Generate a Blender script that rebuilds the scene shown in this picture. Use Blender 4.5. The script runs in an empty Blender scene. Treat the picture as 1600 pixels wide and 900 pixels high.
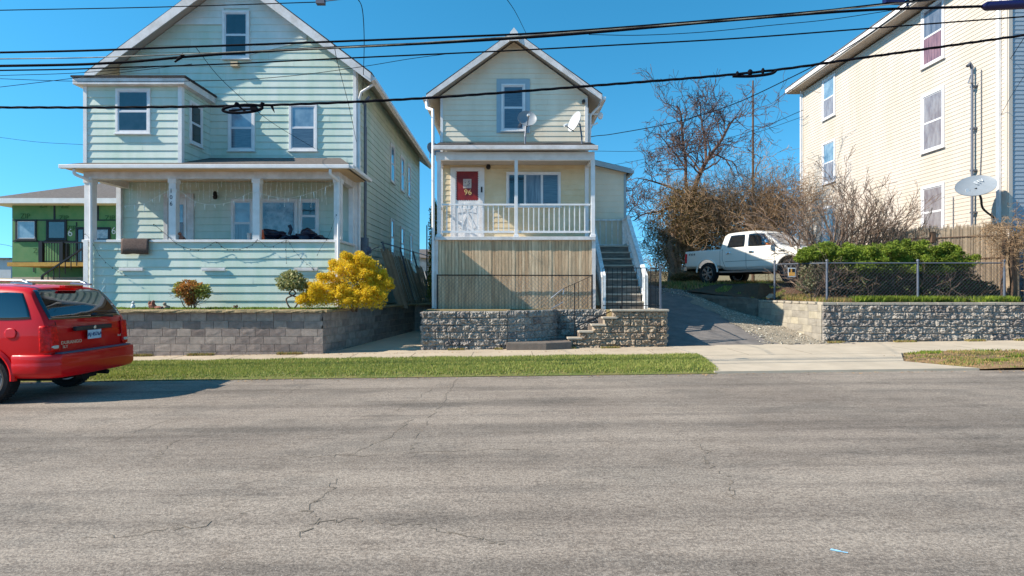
import bpy, bmesh, math, random
import numpy as np
from mathutils import Vector, Matrix, noise
from mathutils.bvhtree import BVHTree
R = random.Random(7)
rad = math.radians
scene = bpy.context.scene
COL = scene.collection

# ---------------- camera, world, sun, exposure ----------------
F = 900.0; CH = 1.7                       # focal length in photo pixels, camera height
cam = bpy.data.cameras.new("camera"); camo = bpy.data.objects.new("camera", cam); COL.objects.link(camo)
cam.sensor_width = 36; cam.lens = 36*F/1600; cam.clip_end = 3000; cam.clip_start = 0.05
camo.location = (0, 0, CH); camo.rotation_euler = (rad(90), 0, 0)
scene.camera = camo
SUN_FROM = Vector((-1, -0.22, 0.80)).normalized()
elev = math.asin(SUN_FROM.z); azim = math.atan2(SUN_FROM.x, SUN_FROM.y) % (2*math.pi)
w = bpy.data.worlds.new("World"); scene.world = w; w.use_nodes = True
nt = w.node_tree; bg = nt.nodes["Background"]
sky = nt.nodes.new("ShaderNodeTexSky"); sky.sky_type = 'NISHITA'; sky.sun_disc = False
sky.sun_elevation = elev; sky.sun_rotation = azim
sky.air_density = 1.0; sky.dust_density = 0.0; sky.ozone_density = 3.0; sky.altitude = 900
tcw = nt.nodes.new('ShaderNodeTexCoord'); vad = nt.nodes.new('ShaderNodeVectorMath'); vad.operation = 'ADD'; vad.inputs[1].default_value = (0, 0, .13)
vno = nt.nodes.new('ShaderNodeVectorMath'); vno.operation = 'NORMALIZE'; nt.links.new(tcw.outputs['Generated'], vad.inputs[0]); nt.links.new(vad.outputs[0], vno.inputs[0]); nt.links.new(vno.outputs[0], sky.inputs[0])
hs = nt.nodes.new("ShaderNodeHueSaturation"); hs.inputs['Saturation'].default_value = 1.3; hs.inputs['Hue'].default_value = 0.479; hs.inputs['Value'].default_value = .91
nt.links.new(sky.outputs[0], hs.inputs['Color']); nt.links.new(hs.outputs[0], bg.inputs[0])
bg.inputs[1].default_value = 0.15
sl = bpy.data.lights.new("sun", 'SUN'); sl.energy = 4.6; sl.angle = rad(0.5); sl.color = (1, 0.90, 0.76)
so = bpy.data.objects.new("sun", sl); COL.objects.link(so)
so.rotation_euler = (-SUN_FROM).to_track_quat('-Z', 'Y').to_euler(); so.location = (-20, -6, 16)
scene.view_settings.view_transform = 'Standard'; scene.view_settings.look = 'None'
scene.view_settings.exposure = 0.82; scene.view_settings.gamma = 1; scene.view_settings.use_curve_mapping = False

# ---------------- helpers ----------------
def P(px, py, Y): return Vector(((px-800)/F*Y, Y, CH+(450-py)/F*Y))
def PX(px, Y): return (px-800)/F*Y
def PZ(py, Y): return CH+(450-py)/F*Y
def gz(x): return 0.0125*x                # the street climbs slightly to the right
def lin(c):
    c = c/255.0
    return c/12.92 if c <= .04045 else ((c+.055)/1.055)**2.4
def S(r, g, b): return (lin(r), lin(g), lin(b), 1)
MATS = {}
def mat(name, col, rough=.7, var=.0, vscale=3.0, bump=0.0, bscale=60, metal=0, coat=0, col2=None, island=None, spec=.5, stretch=None, trans=0, emit=None, detail=4):
    """procedural material: noise mix of col/col2, per-island colours, noise bump"""
    m = bpy.data.materials.new(name); m.use_nodes = True; n = m.node_tree.nodes; L = m.node_tree.links
    b = n["Principled BSDF"]; b.inputs['Roughness'].default_value = rough; b.inputs['Metallic'].default_value = metal
    b.inputs['Specular IOR Level'].default_value = spec; b.inputs['Coat Weight'].default_value = coat; b.inputs['Coat Roughness'].default_value = .03
    tc = n.new("ShaderNodeTexCoord"); vec = tc.outputs['Object']
    if stretch:
        mp = n.new("ShaderNodeMapping"); mp.inputs['Scale'].default_value = stretch; L.new(vec, mp.inputs[0]); vec = mp.outputs[0]
    src = None
    if island:
        g = n.new("ShaderNodeNewGeometry"); cr = n.new("ShaderNodeValToRGB"); cr.color_ramp.interpolation = 'LINEAR'
        L.new(g.outputs['Random Per Island'], cr.inputs[0]); el = cr.color_ramp.elements
        el[0].color = island[0]; el[-1].color = island[-1]
        for i, c in enumerate(island[1:-1]): e = el.new((i+1)/(len(island)-1)); e.color = c
        src = cr.outputs[0]
    if var or col2:
        nz = n.new("ShaderNodeTexNoise"); nz.inputs['Scale'].default_value = vscale; nz.inputs['Detail'].default_value = detail; nz.inputs['Roughness'].default_value = .62
        L.new(vec, nz.inputs['Vector'])
        mr = n.new("ShaderNodeMapRange"); mr.inputs[1].default_value = .36; mr.inputs[2].default_value = .64; L.new(nz.outputs[0], mr.inputs[0])
        mx = n.new("ShaderNodeMix"); mx.data_type = 'RGBA'
        L.new(mr.outputs[0], mx.inputs[0])
        if src:
            mx.blend_type = 'MULTIPLY'
            mx.inputs[7].default_value = (1-var, 1-var, 1-var, 1); L.new(src, mx.inputs[6])
        else:
            c2 = col2 or tuple(x*(1-var) for x in col[:3])+(1,)
            mx.inputs[6].default_value = col; mx.inputs[7].default_value = c2
        src = mx.outputs[2]
    if src: L.new(src, b.inputs['Base Color'])
    else: b.inputs['Base Color'].default_value = col
    if bump:
        nb = n.new("ShaderNodeTexNoise"); nb.inputs['Scale'].default_value = bscale; nb.inputs['Detail'].default_value = 5; L.new(vec, nb.inputs['Vector'])
        bp = n.new("ShaderNodeBump"); bp.inputs['Strength'].default_value = bump; bp.inputs['Distance'].default_value = .02
        L.new(nb.outputs[0], bp.inputs['Height']); L.new(bp.outputs[0], b.inputs['Normal'])
    if trans:
        tr = n.new("ShaderNodeBsdfTranslucent"); ms = n.new("ShaderNodeMixShader"); ms.inputs[0].default_value = trans
        if src: L.new(src, tr.inputs[0])
        else: tr.inputs[0].default_value = col
        out = n["Material Output"]; L.new(b.outputs[0], ms.inputs[1]); L.new(tr.outputs[0], ms.inputs[2]); L.new(ms.outputs[0], out.inputs[0])
    MATS[name] = m
    return m

ORG = {}
def tag(o, label=None, cat=None, group=None, kind=None):
    if label: o['label'] = label
    if cat: o['category'] = cat
    if group: o['group'] = group
    if kind: o['kind'] = kind
    return o
def empty(name, loc, label, cat, group=None):
    o = bpy.data.objects.new(name, None); COL.objects.link(o); o.location = loc; o.empty_display_size = .2
    ORG[o.name] = Vector(loc); return tag(o, label, cat, group)
class MB:
    def __init__(s): s.v = []; s.f = []; s.M = None
    def add(s, vs, fs):
        k = len(s.v)
        if s.M is not None: vs = [s.M @ Vector(v) for v in vs]
        s.v += [tuple(v) for v in vs]; s.f += [tuple(i+k for i in f) for f in fs]; return s
    def box(s, x0, x1, y0, y1, z0, z1):
        return s.add([(x0,y0,z0),(x1,y0,z0),(x1,y1,z0),(x0,y1,z0),(x0,y0,z1),(x1,y0,z1),(x1,y1,z1),(x0,y1,z1)],
              [(0,3,2,1),(4,5,6,7),(0,1,5,4),(1,2,6,5),(2,3,7,6),(3,0,4,7)])
    def obox(s, W, u0, u1, n0, n1, z0, z1):
        O, U, N = W; c = []
        for z in (z0, z1):
            for (u, n) in ((u0,n0),(u1,n0),(u1,n1),(u0,n1)): c.append(O+U*u+N*n+Vector((0,0,z)))
        f = [(0,3,2,1),(4,5,6,7),(0,1,5,4),(1,2,6,5),(2,3,7,6),(3,0,4,7)]
        if U.cross(N).z < 0: f = [tuple(reversed(q)) for q in f]
        return s.add(c, f)
    def prism(s, poly, h):            # poly: list of 3D points (planar), h: Vector extrusion
        n = len(poly); h = Vector(h); a = [Vector(p) for p in poly]; nn = Vector()
        for i in range(n): nn += a[i].cross(a[(i+1) % n])
        if nn.dot(h) > 0: a.reverse()
        vs = a+[p+h for p in a]
        return s.add(vs, [tuple(range(n)), tuple(range(2*n-1, n-1, -1))]+[((i+1) % n, i, i+n, (i+1) % n+n) for i in range(n)])
    def bar(s, a, b, w, h=None, up=Vector((0,0,1))):
        a = Vector(a); b = Vector(b); d = (b-a).normalized(); h = h or w
        if abs(d.dot(up)) > .99: up = Vector((0,1,0))
        x = d.cross(up).normalized()*w/2; y = x.cross(d).normalized()*h/2
        vs = [a-x-y, a+x-y, a+x+y, a-x+y, b-x-y, b+x-y, b+x+y, b-x+y]
        return s.add(vs, [(0,1,2,3),(7,6,5,4),(1,0,4,5),(2,1,5,6),(3,2,6,7),(0,3,7,4)])
    def tube(s, pts, r, seg=6, cap=True):
        pts = [Vector(p) for p in pts]; n = len(pts)
        if n < 2: return s
        rs = r if isinstance(r, (list, tuple)) else [r]*n
        vs = []; ref = None
        for i, p in enumerate(pts):
            d = (pts[min(i+1, n-1)]-pts[max(i-1, 0)])
            d = d.normalized() if d.length > 1e-9 else Vector((0,0,1))
            if ref is None: ref = Vector((0,0,1)) if abs(d.z) < .9 else Vector((1,0,0))
            x = d.cross(ref)
            x = x.normalized() if x.length > 1e-6 else Vector((1,0,0)); y = d.cross(x); ref = -y if False else x.cross(d)
            for k in range(seg):
                t = 2*math.pi*k/seg; vs.append(p+(x*math.cos(t)+y*math.sin(t))*rs[i])
        fs = [(i*seg+k, i*seg+(k+1) % seg, (i+1)*seg+(k+1) % seg, (i+1)*seg+k) for i in range(n-1) for k in range(seg)]
        if cap: fs += [tuple(range(seg-1, -1, -1)), tuple((n-1)*seg+k for k in range(seg))]
        return s.add(vs, fs)
    def lathe(s, prof, C, axis='z', seg=24, close=False):
        vs = []; C = Vector(C)
        for (r, h) in prof:
            for k in range(seg):
                t = 2*math.pi*k/seg; c, q = math.cos(t)*r, math.sin(t)*r
                vs.append(C+(Vector((c, q, h)) if axis == 'z' else Vector((q, h, c)) if axis == 'y' else Vector((h, c, q))))
        m = len(prof)
        rng = range(m) if close else range(m-1)
        fs = [(i*seg+k, i*seg+(k+1) % seg, ((i+1) % m)*seg+(k+1) % seg, ((i+1) % m)*seg+k) for i in rng for k in range(seg)]
        if not close:
            fs += [tuple(range(seg-1, -1, -1)), tuple((m-1)*seg+k for k in range(seg))]
        return s.add(vs, fs)
    def blob(s, C, r, amp=.15, fr=3, sub=2, seed=0):
        bm = bmesh.new(); bmesh.ops.create_icosphere(bm, subdivisions=sub, radius=1)
        vs = []
        for v in bm.verts:
            k = 1+amp*noise.noise(v.co*fr*.5+Vector((seed*3.1, seed, 1)))*2
            vs.append((C[0]+v.co.x*r[0]*k, C[1]+v.co.y*r[1]*k, C[2]+v.co.z*r[2]*k))
        fs = [tuple(v.index for v in f.verts) for f in bm.faces]; bm.free()
        return s.add(vs, fs)
    def text(s, txt, size, M, ext=.002, font_w=1.0):
        cu = bpy.data.curves.new("t", 'FONT'); cu.body = txt; cu.size = size; cu.extrude = ext; cu.align_x = 'CENTER'; cu.align_y = 'CENTER'; cu.resolution_u = 2
        ob = bpy.data.objects.new("t", cu); COL.objects.link(ob); bpy.context.view_layer.update()
        me = bpy.data.meshes.new_from_object(ob.evaluated_get(bpy.context.evaluated_depsgraph_get()))
        vs = [M @ Vector((v.co.x*font_w, v.co.y, v.co.z)) for v in me.vertices]
        s.add(vs, [tuple(p.vertices) for p in me.polygons])
        bpy.data.objects.remove(ob); bpy.data.curves.remove(cu); bpy.data.meshes.remove(me)
        return s
    def build(s, name, m, parent=None, smooth=False, bevel=0, label=None, cat=None, group=None, kind=None, origin=None, sharp=None):
        if not s.v: return None
        if parent is not None: org = ORG[parent.name]
        elif origin is not None: org = Vector(origin)
        else:
            a = np.array(s.v); org = Vector(((a[:,0].min()+a[:,0].max())/2, (a[:,1].min()+a[:,1].max())/2, a[:,2].min()))
        me = bpy.data.meshes.new(name)
        me.from_pydata([(v[0]-org.x, v[1]-org.y, v[2]-org.z) for v in s.v], [], s.f)
        me.validate()
        if smooth:
            me.shade_smooth()
            me.set_sharp_from_angle(angle=rad(sharp or 40))
        o = bpy.data.objects.new(name, me); COL.objects.link(o)
        me.materials.append(MATS[m] if isinstance(m, str) else m)
        ORG[o.name] = org
        if parent is not None: o.parent = parent
        else: o.location = org
        if bevel:
            bv = o.modifiers.new("bevel", 'BEVEL'); bv.width = bevel; bv.segments = 2; bv.limit_method = 'ANGLE'; bv.angle_limit = rad(35)
        return tag(o, label, cat, group, kind)
def each(mb, name, m, parent, **kw):
    """build every connected piece of mb as a part of its own"""
    par = list(range(len(mb.v)))
    def fd(i):
        while par[i] != i: par[i] = par[par[i]]; i = par[i]
        return i
    for f in mb.f:
        for j in f[1:]: par[fd(j)] = fd(f[0])
    gr = {}
    for f in mb.f: gr.setdefault(fd(f[0]), []).append(f)
    res = []
    for fs in gr.values():
        ids = sorted({i for f in fs for i in f}); mp = {i: k for k, i in enumerate(ids)}; b = MB()
        b.v = [mb.v[i] for i in ids]; b.f = [tuple(mp[i] for i in f) for f in fs]; res.append(b.build(name, m, parent, **kw))
    return res
def W_(o, u, n): return (Vector(o), Vector(u).normalized(), Vector(n).normalized())
def clip(poly, z0, z1):
    for (sgn, lim) in ((1, z0), (-1, -z1)):
        out = []
        for i in range(len(poly)):
            a = poly[i]; b = poly[(i+1) % len(poly)]
            da = sgn*a[1]-lim; db = sgn*b[1]-lim
            if da >= 0: out.append(a)
            if (da > 0) != (db > 0) and da != db:
                t = da/(da-db); out.append((a[0]+(b[0]-a[0])*t, a[1]+(b[1]-a[1])*t))
        poly = out
        if len(poly) < 3: return []
    return poly
def siding(mb, W, poly, course=.2, lap=.016, z00=None, butt=0):
    if not butt: return siding1(mb, W, poly, course, lap, z00)
    rg = random.Random(int(course*1000)+len(mb.v)); zs = [p[1] for p in poly]; us = [p[0] for p in poly]; z = z00 if z00 is not None else min(zs)
    while z < max(zs)-1e-4:
        q = clip(poly, z, z+course)
        if len(q) >= 3:
            u = min(us)-rg.uniform(0, butt)
            while u < max(us):
                l = butt*rg.uniform(.7, 1.3)
                qq = clip([(p[1], p[0]) for p in q], u+.0012, u+l-.0012)
                if len(qq) >= 3:
                    dz = rg.uniform(-.003, .002); siding1(mb, (W[0]+Vector((0,0,dz)), W[1], W[2]), [(p[1], p[0]) for p in qq], course, lap*rg.uniform(.82, 1.2), z)
                u += l
        z += course
def siding1(mb, W, poly, course=.2, lap=.016, z00=None):
    """horizontal lapped boards over a convex polygon (u,z) of the wall W"""
    O, U, N = W; zs = [p[1] for p in poly]; z = z00 if z00 is not None else min(zs)
    while z < max(zs)-1e-4:
        q = clip(poly, z, z+course)
        if len(q) >= 3:
            vs = [O+U*u+N*(lap*(1-(zz-z)/course)+.001)+Vector((0,0,zz)) for u, zz in q]
            nn = (vs[1]-vs[0]).cross(vs[2]-vs[0]); idx = tuple(range(len(vs)))
            if nn.dot(N) < 0: idx = tuple(reversed(idx))
            mb.add(vs, [idx])
            lo = [u for u, zz in q if abs(zz-z) < 1e-5]
            if len(lo) >= 2:
                a, b = min(lo), max(lo)
                mb.add([O+U*a+N*lap+Vector((0,0,z)), O+U*b+N*lap+Vector((0,0,z)), O+U*b-N*.002+Vector((0,0,z)), O+U*a-N*.002+Vector((0,0,z))], [(0,3,2,1)])
        z += course
def window(parent, W, u0, u1, z0, z1, trim=.09, rows=2, cols=1, pane='glass_dark', pane2=None, frame='white_paint', sash='sash_white', proud=.055, sill=True, name='window', slider=False):
    f = MB()
    t = trim
    f.obox(W, u0, u1, .0, proud, z1-t, z1); f.obox(W, u0, u1, .0, proud, z0, z0+t*.8)
    f.obox(W, u0, u0+t, .0, proud, z0+t*.8, z1-t); f.obox(W, u1-t, u1, .0, proud, z0+t*.8, z1-t)
    if sill: f.obox(W, u0-.03, u1+.03, .0, proud+.035, z0-.035, z0)
    wo = f.build(name, frame, parent, bevel=.004)
    iu0, iu1, iz0, iz1 = u0+t, u1-t, z0+t*.8, z1-t
    sw = .035
    for c in range(cols):
        a = iu0+(iu1-iu0)*c/cols; b = iu0+(iu1-iu0)*(c+1)/cols
        for r in range(rows):
            za = iz0+(iz1-iz0)*r/rows; zb = iz0+(iz1-iz0)*(r+1)/rows
            d = .034 if r == rows-1 else .046
            g = MB(); g.obox(W, a, b, .002, d, zb-sw, zb); g.obox(W, a, b, .002, d, za, za+sw); g.obox(W, a, a+sw, .002, d, za+sw, zb-sw); g.obox(W, b-sw, b, .002, d, za+sw, zb-sw)
            so_ = g.build('sash', sash, wo)
            p = MB(); p.obox(W, a+sw-.003, b-sw+.003, .0245, d-.006, za+sw-.003, zb-sw+.003)
            mm = pane2 if (pane2 and r == rows-1) else pane
            if isinstance(mm, (list, tuple)): mm = mm[c % len(mm)]
            p.build('pane', mm, wo)
    return wo
def sheet(name, pts, m, kind='structure', th=0):
    mb = MB(); mb.add([(p[0], p[1], p[2]) for p in pts], [tuple(range(len(pts)))])
    return mb.build(name, m, kind=kind)
def hfield(name, x0, x1, y0, y1, nx, ny, fn, m, keep=None, kind='structure', label=None, cat=None):
    mb = MB(); vs = []; 
    for j in range(ny+1):
        for i in range(nx+1):
            x = x0+(x1-x0)*i/nx; y = y0+(y1-y0)*j/ny; vs.append((x, y, fn(x, y)))
    fs = []
    for j in range(ny):
        for i in range(nx):
            if keep and not keep(x0+(x1-x0)*(i+.5)/nx, y0+(y1-y0)*(j+.5)/ny): continue
            k = j*(nx+1)+i; fs.append((k, k+1, k+nx+2, k+nx+1))
    mb.add(vs, fs)
    return mb.build(name, m, kind=kind, smooth=True, label=label, cat=cat)
def copy_tree(o, parent=None):
    c = o.copy(); COL.objects.link(c); c.parent = parent
    for ch in list(o.children): copy_tree(ch, c)
    ORG[c.name] = ORG.get(o.name, Vector())
    return c
def smoothstep(a, b, x):
    t = max(0, min(1, (x-a)/(b-a))); return t*t*(3-2*t)
def leaves_mesh(name, lumps, n, size, m, parent, seed=1, shell=.55, aspect=.5, up=.0, gap=.35, gfr=2.2, thin=None, droop=0):
    """n small leaf faces scattered through displaced ellipsoids (cx,cy,cz,rx,ry,rz[,weight])"""
    rg = np.random.default_rng(seed)
    vol = np.array([(l[6] if len(l) > 6 else 1)*(l[3]*l[4]*l[5])**(2/3) for l in lumps]); vol /= vol.sum()
    pick = rg.choice(len(lumps), size=n*2, p=vol)
    out = []; fs = []; k = 0; cnt = 0
    org = ORG[parent.name]
    dirs = rg.normal(size=(n*2, 3)); dirs /= np.linalg.norm(dirs, axis=1)[:, None]
    rr = 1-(rg.random(n*2)**1.6)*shell
    for i in range(n*2):
        if cnt >= n: break
        l = lumps[pick[i]]; d = dirs[i]
        v = Vector((d[0]*gfr+l[0]*1.3, d[1]*gfr+l[1]*1.7, d[2]*gfr+l[2]*1.1))
        nz = noise.noise(v*1.0); nz2 = noise.noise(v*2.7)
        if nz2 < -gap*.5 and rg.random() < .75: continue
        r = rr[i]*(1+.28*nz+.16*nz2)
        p = np.array(l[:3])+d*r*np.array(l[3:6])
        sz = size*(.6+.8*rg.random())
        a = d*.8+rg.normal(size=3)*.9+np.array([0, 0, up-droop]); a /= np.linalg.norm(a)
        b = np.cross(a, rg.normal(size=3)); b /= np.linalg.norm(b)+1e-9
        a = a*sz; b = b*sz*aspect*.5
        q = p-np.array(org)
        out += [q-a*.5, q+b, q+a*.5, q-b]; fs.append((k, k+1, k+2, k+3)); k += 4; cnt += 1
    me = bpy.data.meshes.new(name); me.from_pydata([tuple(v) for v in out], [], fs); me.materials.append(MATS[m])
    o = bpy.data.objects.new(name, me); COL.objects.link(o); o.parent = parent; ORG[o.name] = org
    return o
def clumpy(lumps, k, rs, seed=1, low=-.1):
    """adds small clumps on the surface of the given ellipsoids"""
    rg = random.Random(seed); out = [(l[0],l[1],l[2],l[3]*.86,l[4]*.86,l[5]*.86)+((l[6]*.7,) if len(l) > 6 else (.7,)) for l in lumps]
    for l in lumps:
        for i in range(k):
            d = Vector((rg.gauss(0,1), rg.gauss(0,1), rg.gauss(.3,1))).normalized()
            if d.z < low: d.z = -d.z
            r = rs*rg.uniform(.5, 1.3)
            out.append((l[0]+d.x*l[3]*.92, l[1]+d.y*l[4]*.92, l[2]+d.z*l[5]*.92, r, r, r*.8, 1.3))
    return out
def branch(mb, p, d, length, r, lev, rng, kids=3, wob=.22, up=.05, seg=5, split=.62, minr=.004, spread=.9):
    n = max(3, int(4+lev)); pts = [Vector(p)]; rs = [r]; d = Vector(d).normalized()
    for i in range(n):
        d = (d+Vector((rng.gauss(0, wob), rng.gauss(0, wob), rng.gauss(0, wob)+up))).normalized()
        pts.append(pts[-1]+d*length/n); rs.append(max(minr, r*(1-.55*(i+1)/n)))
    mb.tube(pts, rs, seg if lev > 1 else 3, cap=False)
    if lev <= 0: return
    for k in range(kids+(1 if lev > 2 else 0)):
        i = rng.randint(max(1, n//3), n)
        a = Vector((rng.gauss(0, 1), rng.gauss(0, 1), rng.gauss(0, 1))); dd = (pts[i]-pts[i-1]).normalized()
        a = (a-dd*a.dot(dd)).normalized()
        nd = (dd*1.0+a*spread*rng.uniform(.5, 1.1)).normalized()
        branch(mb, pts[i], nd, length*split*rng.uniform(.75, 1.2), rs[i]*.62, lev-1, rng, kids, wob, up, seg, split, minr, spread)
def catmull(pts, n=8):
    pts = [Vector(p) for p in pts]
    if len(pts) < 3: return pts
    q = [pts[0]*2-pts[1]]+pts+[pts[-1]*2-pts[-2]]; out = []
    for i in range(1, len(q)-2):
        for k in range(n):
            t = k/n; a, b, c, d = q[i-1], q[i], q[i+1], q[i+2]
            out.append(.5*((2*b)+(c-a)*t+(2*a-5*b+4*c-d)*t*t+(3*b-a-3*c+d)*t*t*t))
    out.append(pts[-1]); return out

# ---------------- materials ----------------
def asphalt():
    m = bpy.data.materials.new("asphalt"); m.use_nodes = True; n = m.node_tree.nodes; L = m.node_tree.links; b = n["Principled BSDF"]
    b.inputs['Roughness'].default_value = .93; b.inputs['Specular IOR Level'].default_value = .15
    g = n.new("ShaderNodeNewGeometry"); pos = g.outputs['Position']
    def noi(sc, det, mp=None, lo=.35, hi=.65):
        v = pos
        if mp: q = n.new("ShaderNodeMapping"); q.inputs['Scale'].default_value = mp; L.new(pos, q.inputs[0]); v = q.outputs[0]
        t = n.new("ShaderNodeTexNoise"); t.inputs['Scale'].default_value = sc; t.inputs['Detail'].default_value = det; t.inputs['Roughness'].default_value = .6; L.new(v, t.inputs['Vector'])
        r = n.new("ShaderNodeMapRange"); r.inputs[1].default_value = lo; r.inputs[2].default_value = hi; L.new(t.outputs[0], r.inputs[0]); return r.outputs[0], t.outputs[0]
    def mul(c, fac, dark):
        x = n.new("ShaderNodeMix"); x.data_type = 'RGBA'; x.blend_type = 'MULTIPLY'; L.new(fac, x.inputs[0]); L.new(c, x.inputs[6]); x.inputs[7].default_value = dark; return x.outputs[2]
    rgb = n.new("ShaderNodeRGB"); rgb.outputs[0].default_value = (.43, .365, .302, 1); c = rgb.outputs[0]
    a, _ = noi(1.0, 5, (.05, 1.1, 1), .44, .66); c = mul(c, a, (.66, .66, .67, 1))       # wear bands along the road
    a, _ = noi(1.0, 5, (.10, 3.2, 1), .52, .68); c = mul(c, a, (.80, .80, .81, 1))
    a, _ = noi(.35, 5, None, .42, .62); c = mul(c, a, (.87, .86, .86, 1))
    a, _ = noi(.55, 9, (.45, 1.0, 1), .50, .57); c = mul(c, a, (.84, .85, .86, 1))
    a, _ = noi(1.6, 10, (.5, 1.0, 1), .54, .60); c = mul(c, a, (.86, .87, .88, 1))
    a, _ = noi(2.3, 6, None, .5, .7); c = mul(c, a, (.9, .89, .88, 1))
    a, h = noi(55, 3, (.8, 1.0, 1), .42, .58); c = mul(c, a, (.64, .64, .65, 1))
    a, _ = noi(22, 3, (.5, 1.4, 1), .5, .62); c = mul(c, a, (.80, .79, .79, 1))
    a, _ = noi(140, 2, None, .45, .55); c = mul(c, a, (.7, .7, .7, 1))
    vo = n.new("ShaderNodeTexVoronoi"); vo.inputs['Scale'].default_value = 75; L.new(pos, vo.inputs['Vector'])
    cr = n.new("ShaderNodeMapRange"); cr.inputs[1].default_value = .12; cr.inputs[2].default_value = .2; cr.inputs[3].default_value = 1; cr.inputs[4].default_value = 0; L.new(vo.outputs['Distance'], cr.inputs[0])
    t, _ = noi(30, 2, None, .55, .6)
    mm = n.new("ShaderNodeMath"); mm.operation = 'MULTIPLY'; L.new(cr.outputs[0], mm.inputs[0]); L.new(t, mm.inputs[1])
    x = n.new("ShaderNodeMix"); x.data_type = 'RGBA'; L.new(mm.outputs[0], x.inputs[0]); L.new(c, x.inputs[6]); x.inputs[7].default_value = (.62, .57, .52, 1); c = x.outputs[2]
    L.new(c, b.inputs['Base Color'])
    bp = n.new("ShaderNodeBump"); bp.inputs['Strength'].default_value = .55; bp.inputs['Distance'].default_value = .012; L.new(h, bp.inputs['Height']); L.new(bp.outputs[0], b.inputs['Normal'])
    MATS['asphalt'] = m
asphalt()
mat('soil', S(120,100,75), .95, .4, 4, .5, 30)
mat('yard_ground', S(110,108,70), .95, .35, 6, .5, 40, col2=S(140,115,82))
mat('concrete', S(188,174,154), .9, .16, 1.6, .2, 90, detail=8)
mat('concrete_tan', S(186,170,148), .9, .2, 1.1, .2, 90, detail=8)
mat('driveway_asphalt', S(122,116,112), .93, .3, 3, .5, 70, detail=7)
mat('gravel', S(160,150,135), .95, .0, island=[S(122,114,102), S(150,141,126), S(170,160,144), S(206,198,182)])
mat('gravel_bed', S(152,141,124), .95, .35, 30, .9, 60)
mat('grass_base', S(92,105,45), .95, .35, 5, .5, 50, col2=S(120,112,65))
mat('grass_blade', S(128,144,60), .8, island=[S(112,132,54), S(144,154,72), S(172,168,98), S(122,142,60)], trans=.3)
mat('dry_dirt', S(150,120,85), .95, .35, 5, .6, 40, col2=S(112,88,62))
mat('dry_blade', S(170,140,90), .9, island=[S(160,130,85), S(185,155,105), S(96,128,48), S(130,100,66)], trans=.2)
mat('mulch', S(98,72,52), .95, .3, 12, .8, 40)
mat('green_siding', S(208,217,207), .62, .07, 1.3, .06, 40, col2=S(184,204,188), stretch=(1.2,1.2,.35), detail=8)
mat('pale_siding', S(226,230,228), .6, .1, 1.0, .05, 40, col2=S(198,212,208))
mat('cream_siding', S(236,224,202), .6, .08, 1.2, .05, 40, col2=S(224,210,186), stretch=(1.2,1.2,.4), detail=8)
mat('yellow_siding', S(226,208,174), .6, .08, 1.2, .05, 40, col2=S(212,188,146))
mat('beige_siding', S(198,188,178), .62, .05, .9, .04, 40, col2=S(190,180,165), stretch=(1,1,.3), detail=8)
mat('blue_siding', S(150,164,176), .62, .05, .9, .04, 40)
mat('white_paint', S(232,230,230), .5, .1, 3, .05, 30, col2=S(218,216,215))
mat('aged_white', S(224,220,220), .6, .2, 3, .1, 25, col2=S(200,194,190))
mat('peeling_white', S(236,238,240), .6, .0, 9, .15, 40, col2=S(204,206,206))
mat('sash_white', S(212,212,216), .45, .05, 4)
mat('blue_trim', S(158,180,192), .5, .1, 3, .05, 30)
mat('ceiling_tan', S(214,186,150), .8, .1, 3)
mat('shingle', S(105,98,94), .95, .35, 9, .6, 60)
mat('dark_shingle', S(62,58,58), .95, .4, 9, .6, 60)
mat('soffit', S(178,168,158), .7, .1, 3)
def glassmat(name, c1, c2, sc=(2, 2, 2), rough=.04, wave=False):
    m = mat(name, c1, rough, 0, col2=c2, vscale=2.5, stretch=sc, coat=.6, spec=.8, bump=.012, bscale=3); return m
glassmat('glass_dark', S(38,46,58), S(16,20,28))
glassmat('glass_blind', S(84,98,114), S(60,72,90), (1, 1, 14), .1)
glassmat('glass_screen', S(150,148,152), S(118,112,118), (2, 2, .6), .25)
glassmat('glass_curtain', S(118,124,136), S(70,78,94), (5, 5, .4), .1)
glassmat('glass_pink', S(150,112,116), S(96,66,72), (6, 6, .5), .1)
glassmat('glass_light', S(134,160,178), S(104,132,154), (1, 1, 1), .1)  # light blue reflection put into the pane colour
glassmat('glass_red', S(120,40,30), S(60,22,18), (3, 3, 1), .08)
glassmat('glass_haze', S(150,150,156), S(60,72,88), (1.2, 1.2, 1.2), .1)
mat('black_metal', S(28,28,32), .45, .1, 8, metal=.3)
mat('steel', S(150,155,162), .35, .15, 9, metal=.9)
mat('galvanised', S(112,118,130), .5, .2, 8, metal=.5)
mat('wire', S(70,76,90), .6, metal=.3)
mat('cable', S(14,14,22), .9, spec=.1)
mat('cable_worn', S(24,24,28), .6, col2=S(170,165,150), vscale=1.5, detail=8)
mat('stone_block', S(140,132,128), .95, .45, 14, .9, 30, island=[S(134,126,122), S(172,164,154), S(152,146,140)])
mat('stone_warm', S(150,134,118), .95, .45, 14, .9, 30, island=[S(138,122,108), S(182,164,142), S(158,144,126)])
mat('smooth_block', S(150,138,132), .95, .32, 7, .5, 50, island=[S(134,120,114), S(156,142,134), S(172,158,148), S(144,130,124)])
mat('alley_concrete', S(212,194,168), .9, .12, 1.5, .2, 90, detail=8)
mat('litter', S(150,110,70), .9, island=[S(120,84,50), S(170,130,84), S(196,160,110), S(96,72,50)])
mat('damp_block', S(84,80,86), .9, .3, 3, .5, 50, island=[S(76,72,78), S(98,92,96), S(88,84,92)])
mat('tan_block', S(166,158,146), .95, .25, 5, .4, 50, island=[S(150,143,132), S(166,158,144), S(178,168,146), S(160,153,142)])
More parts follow.
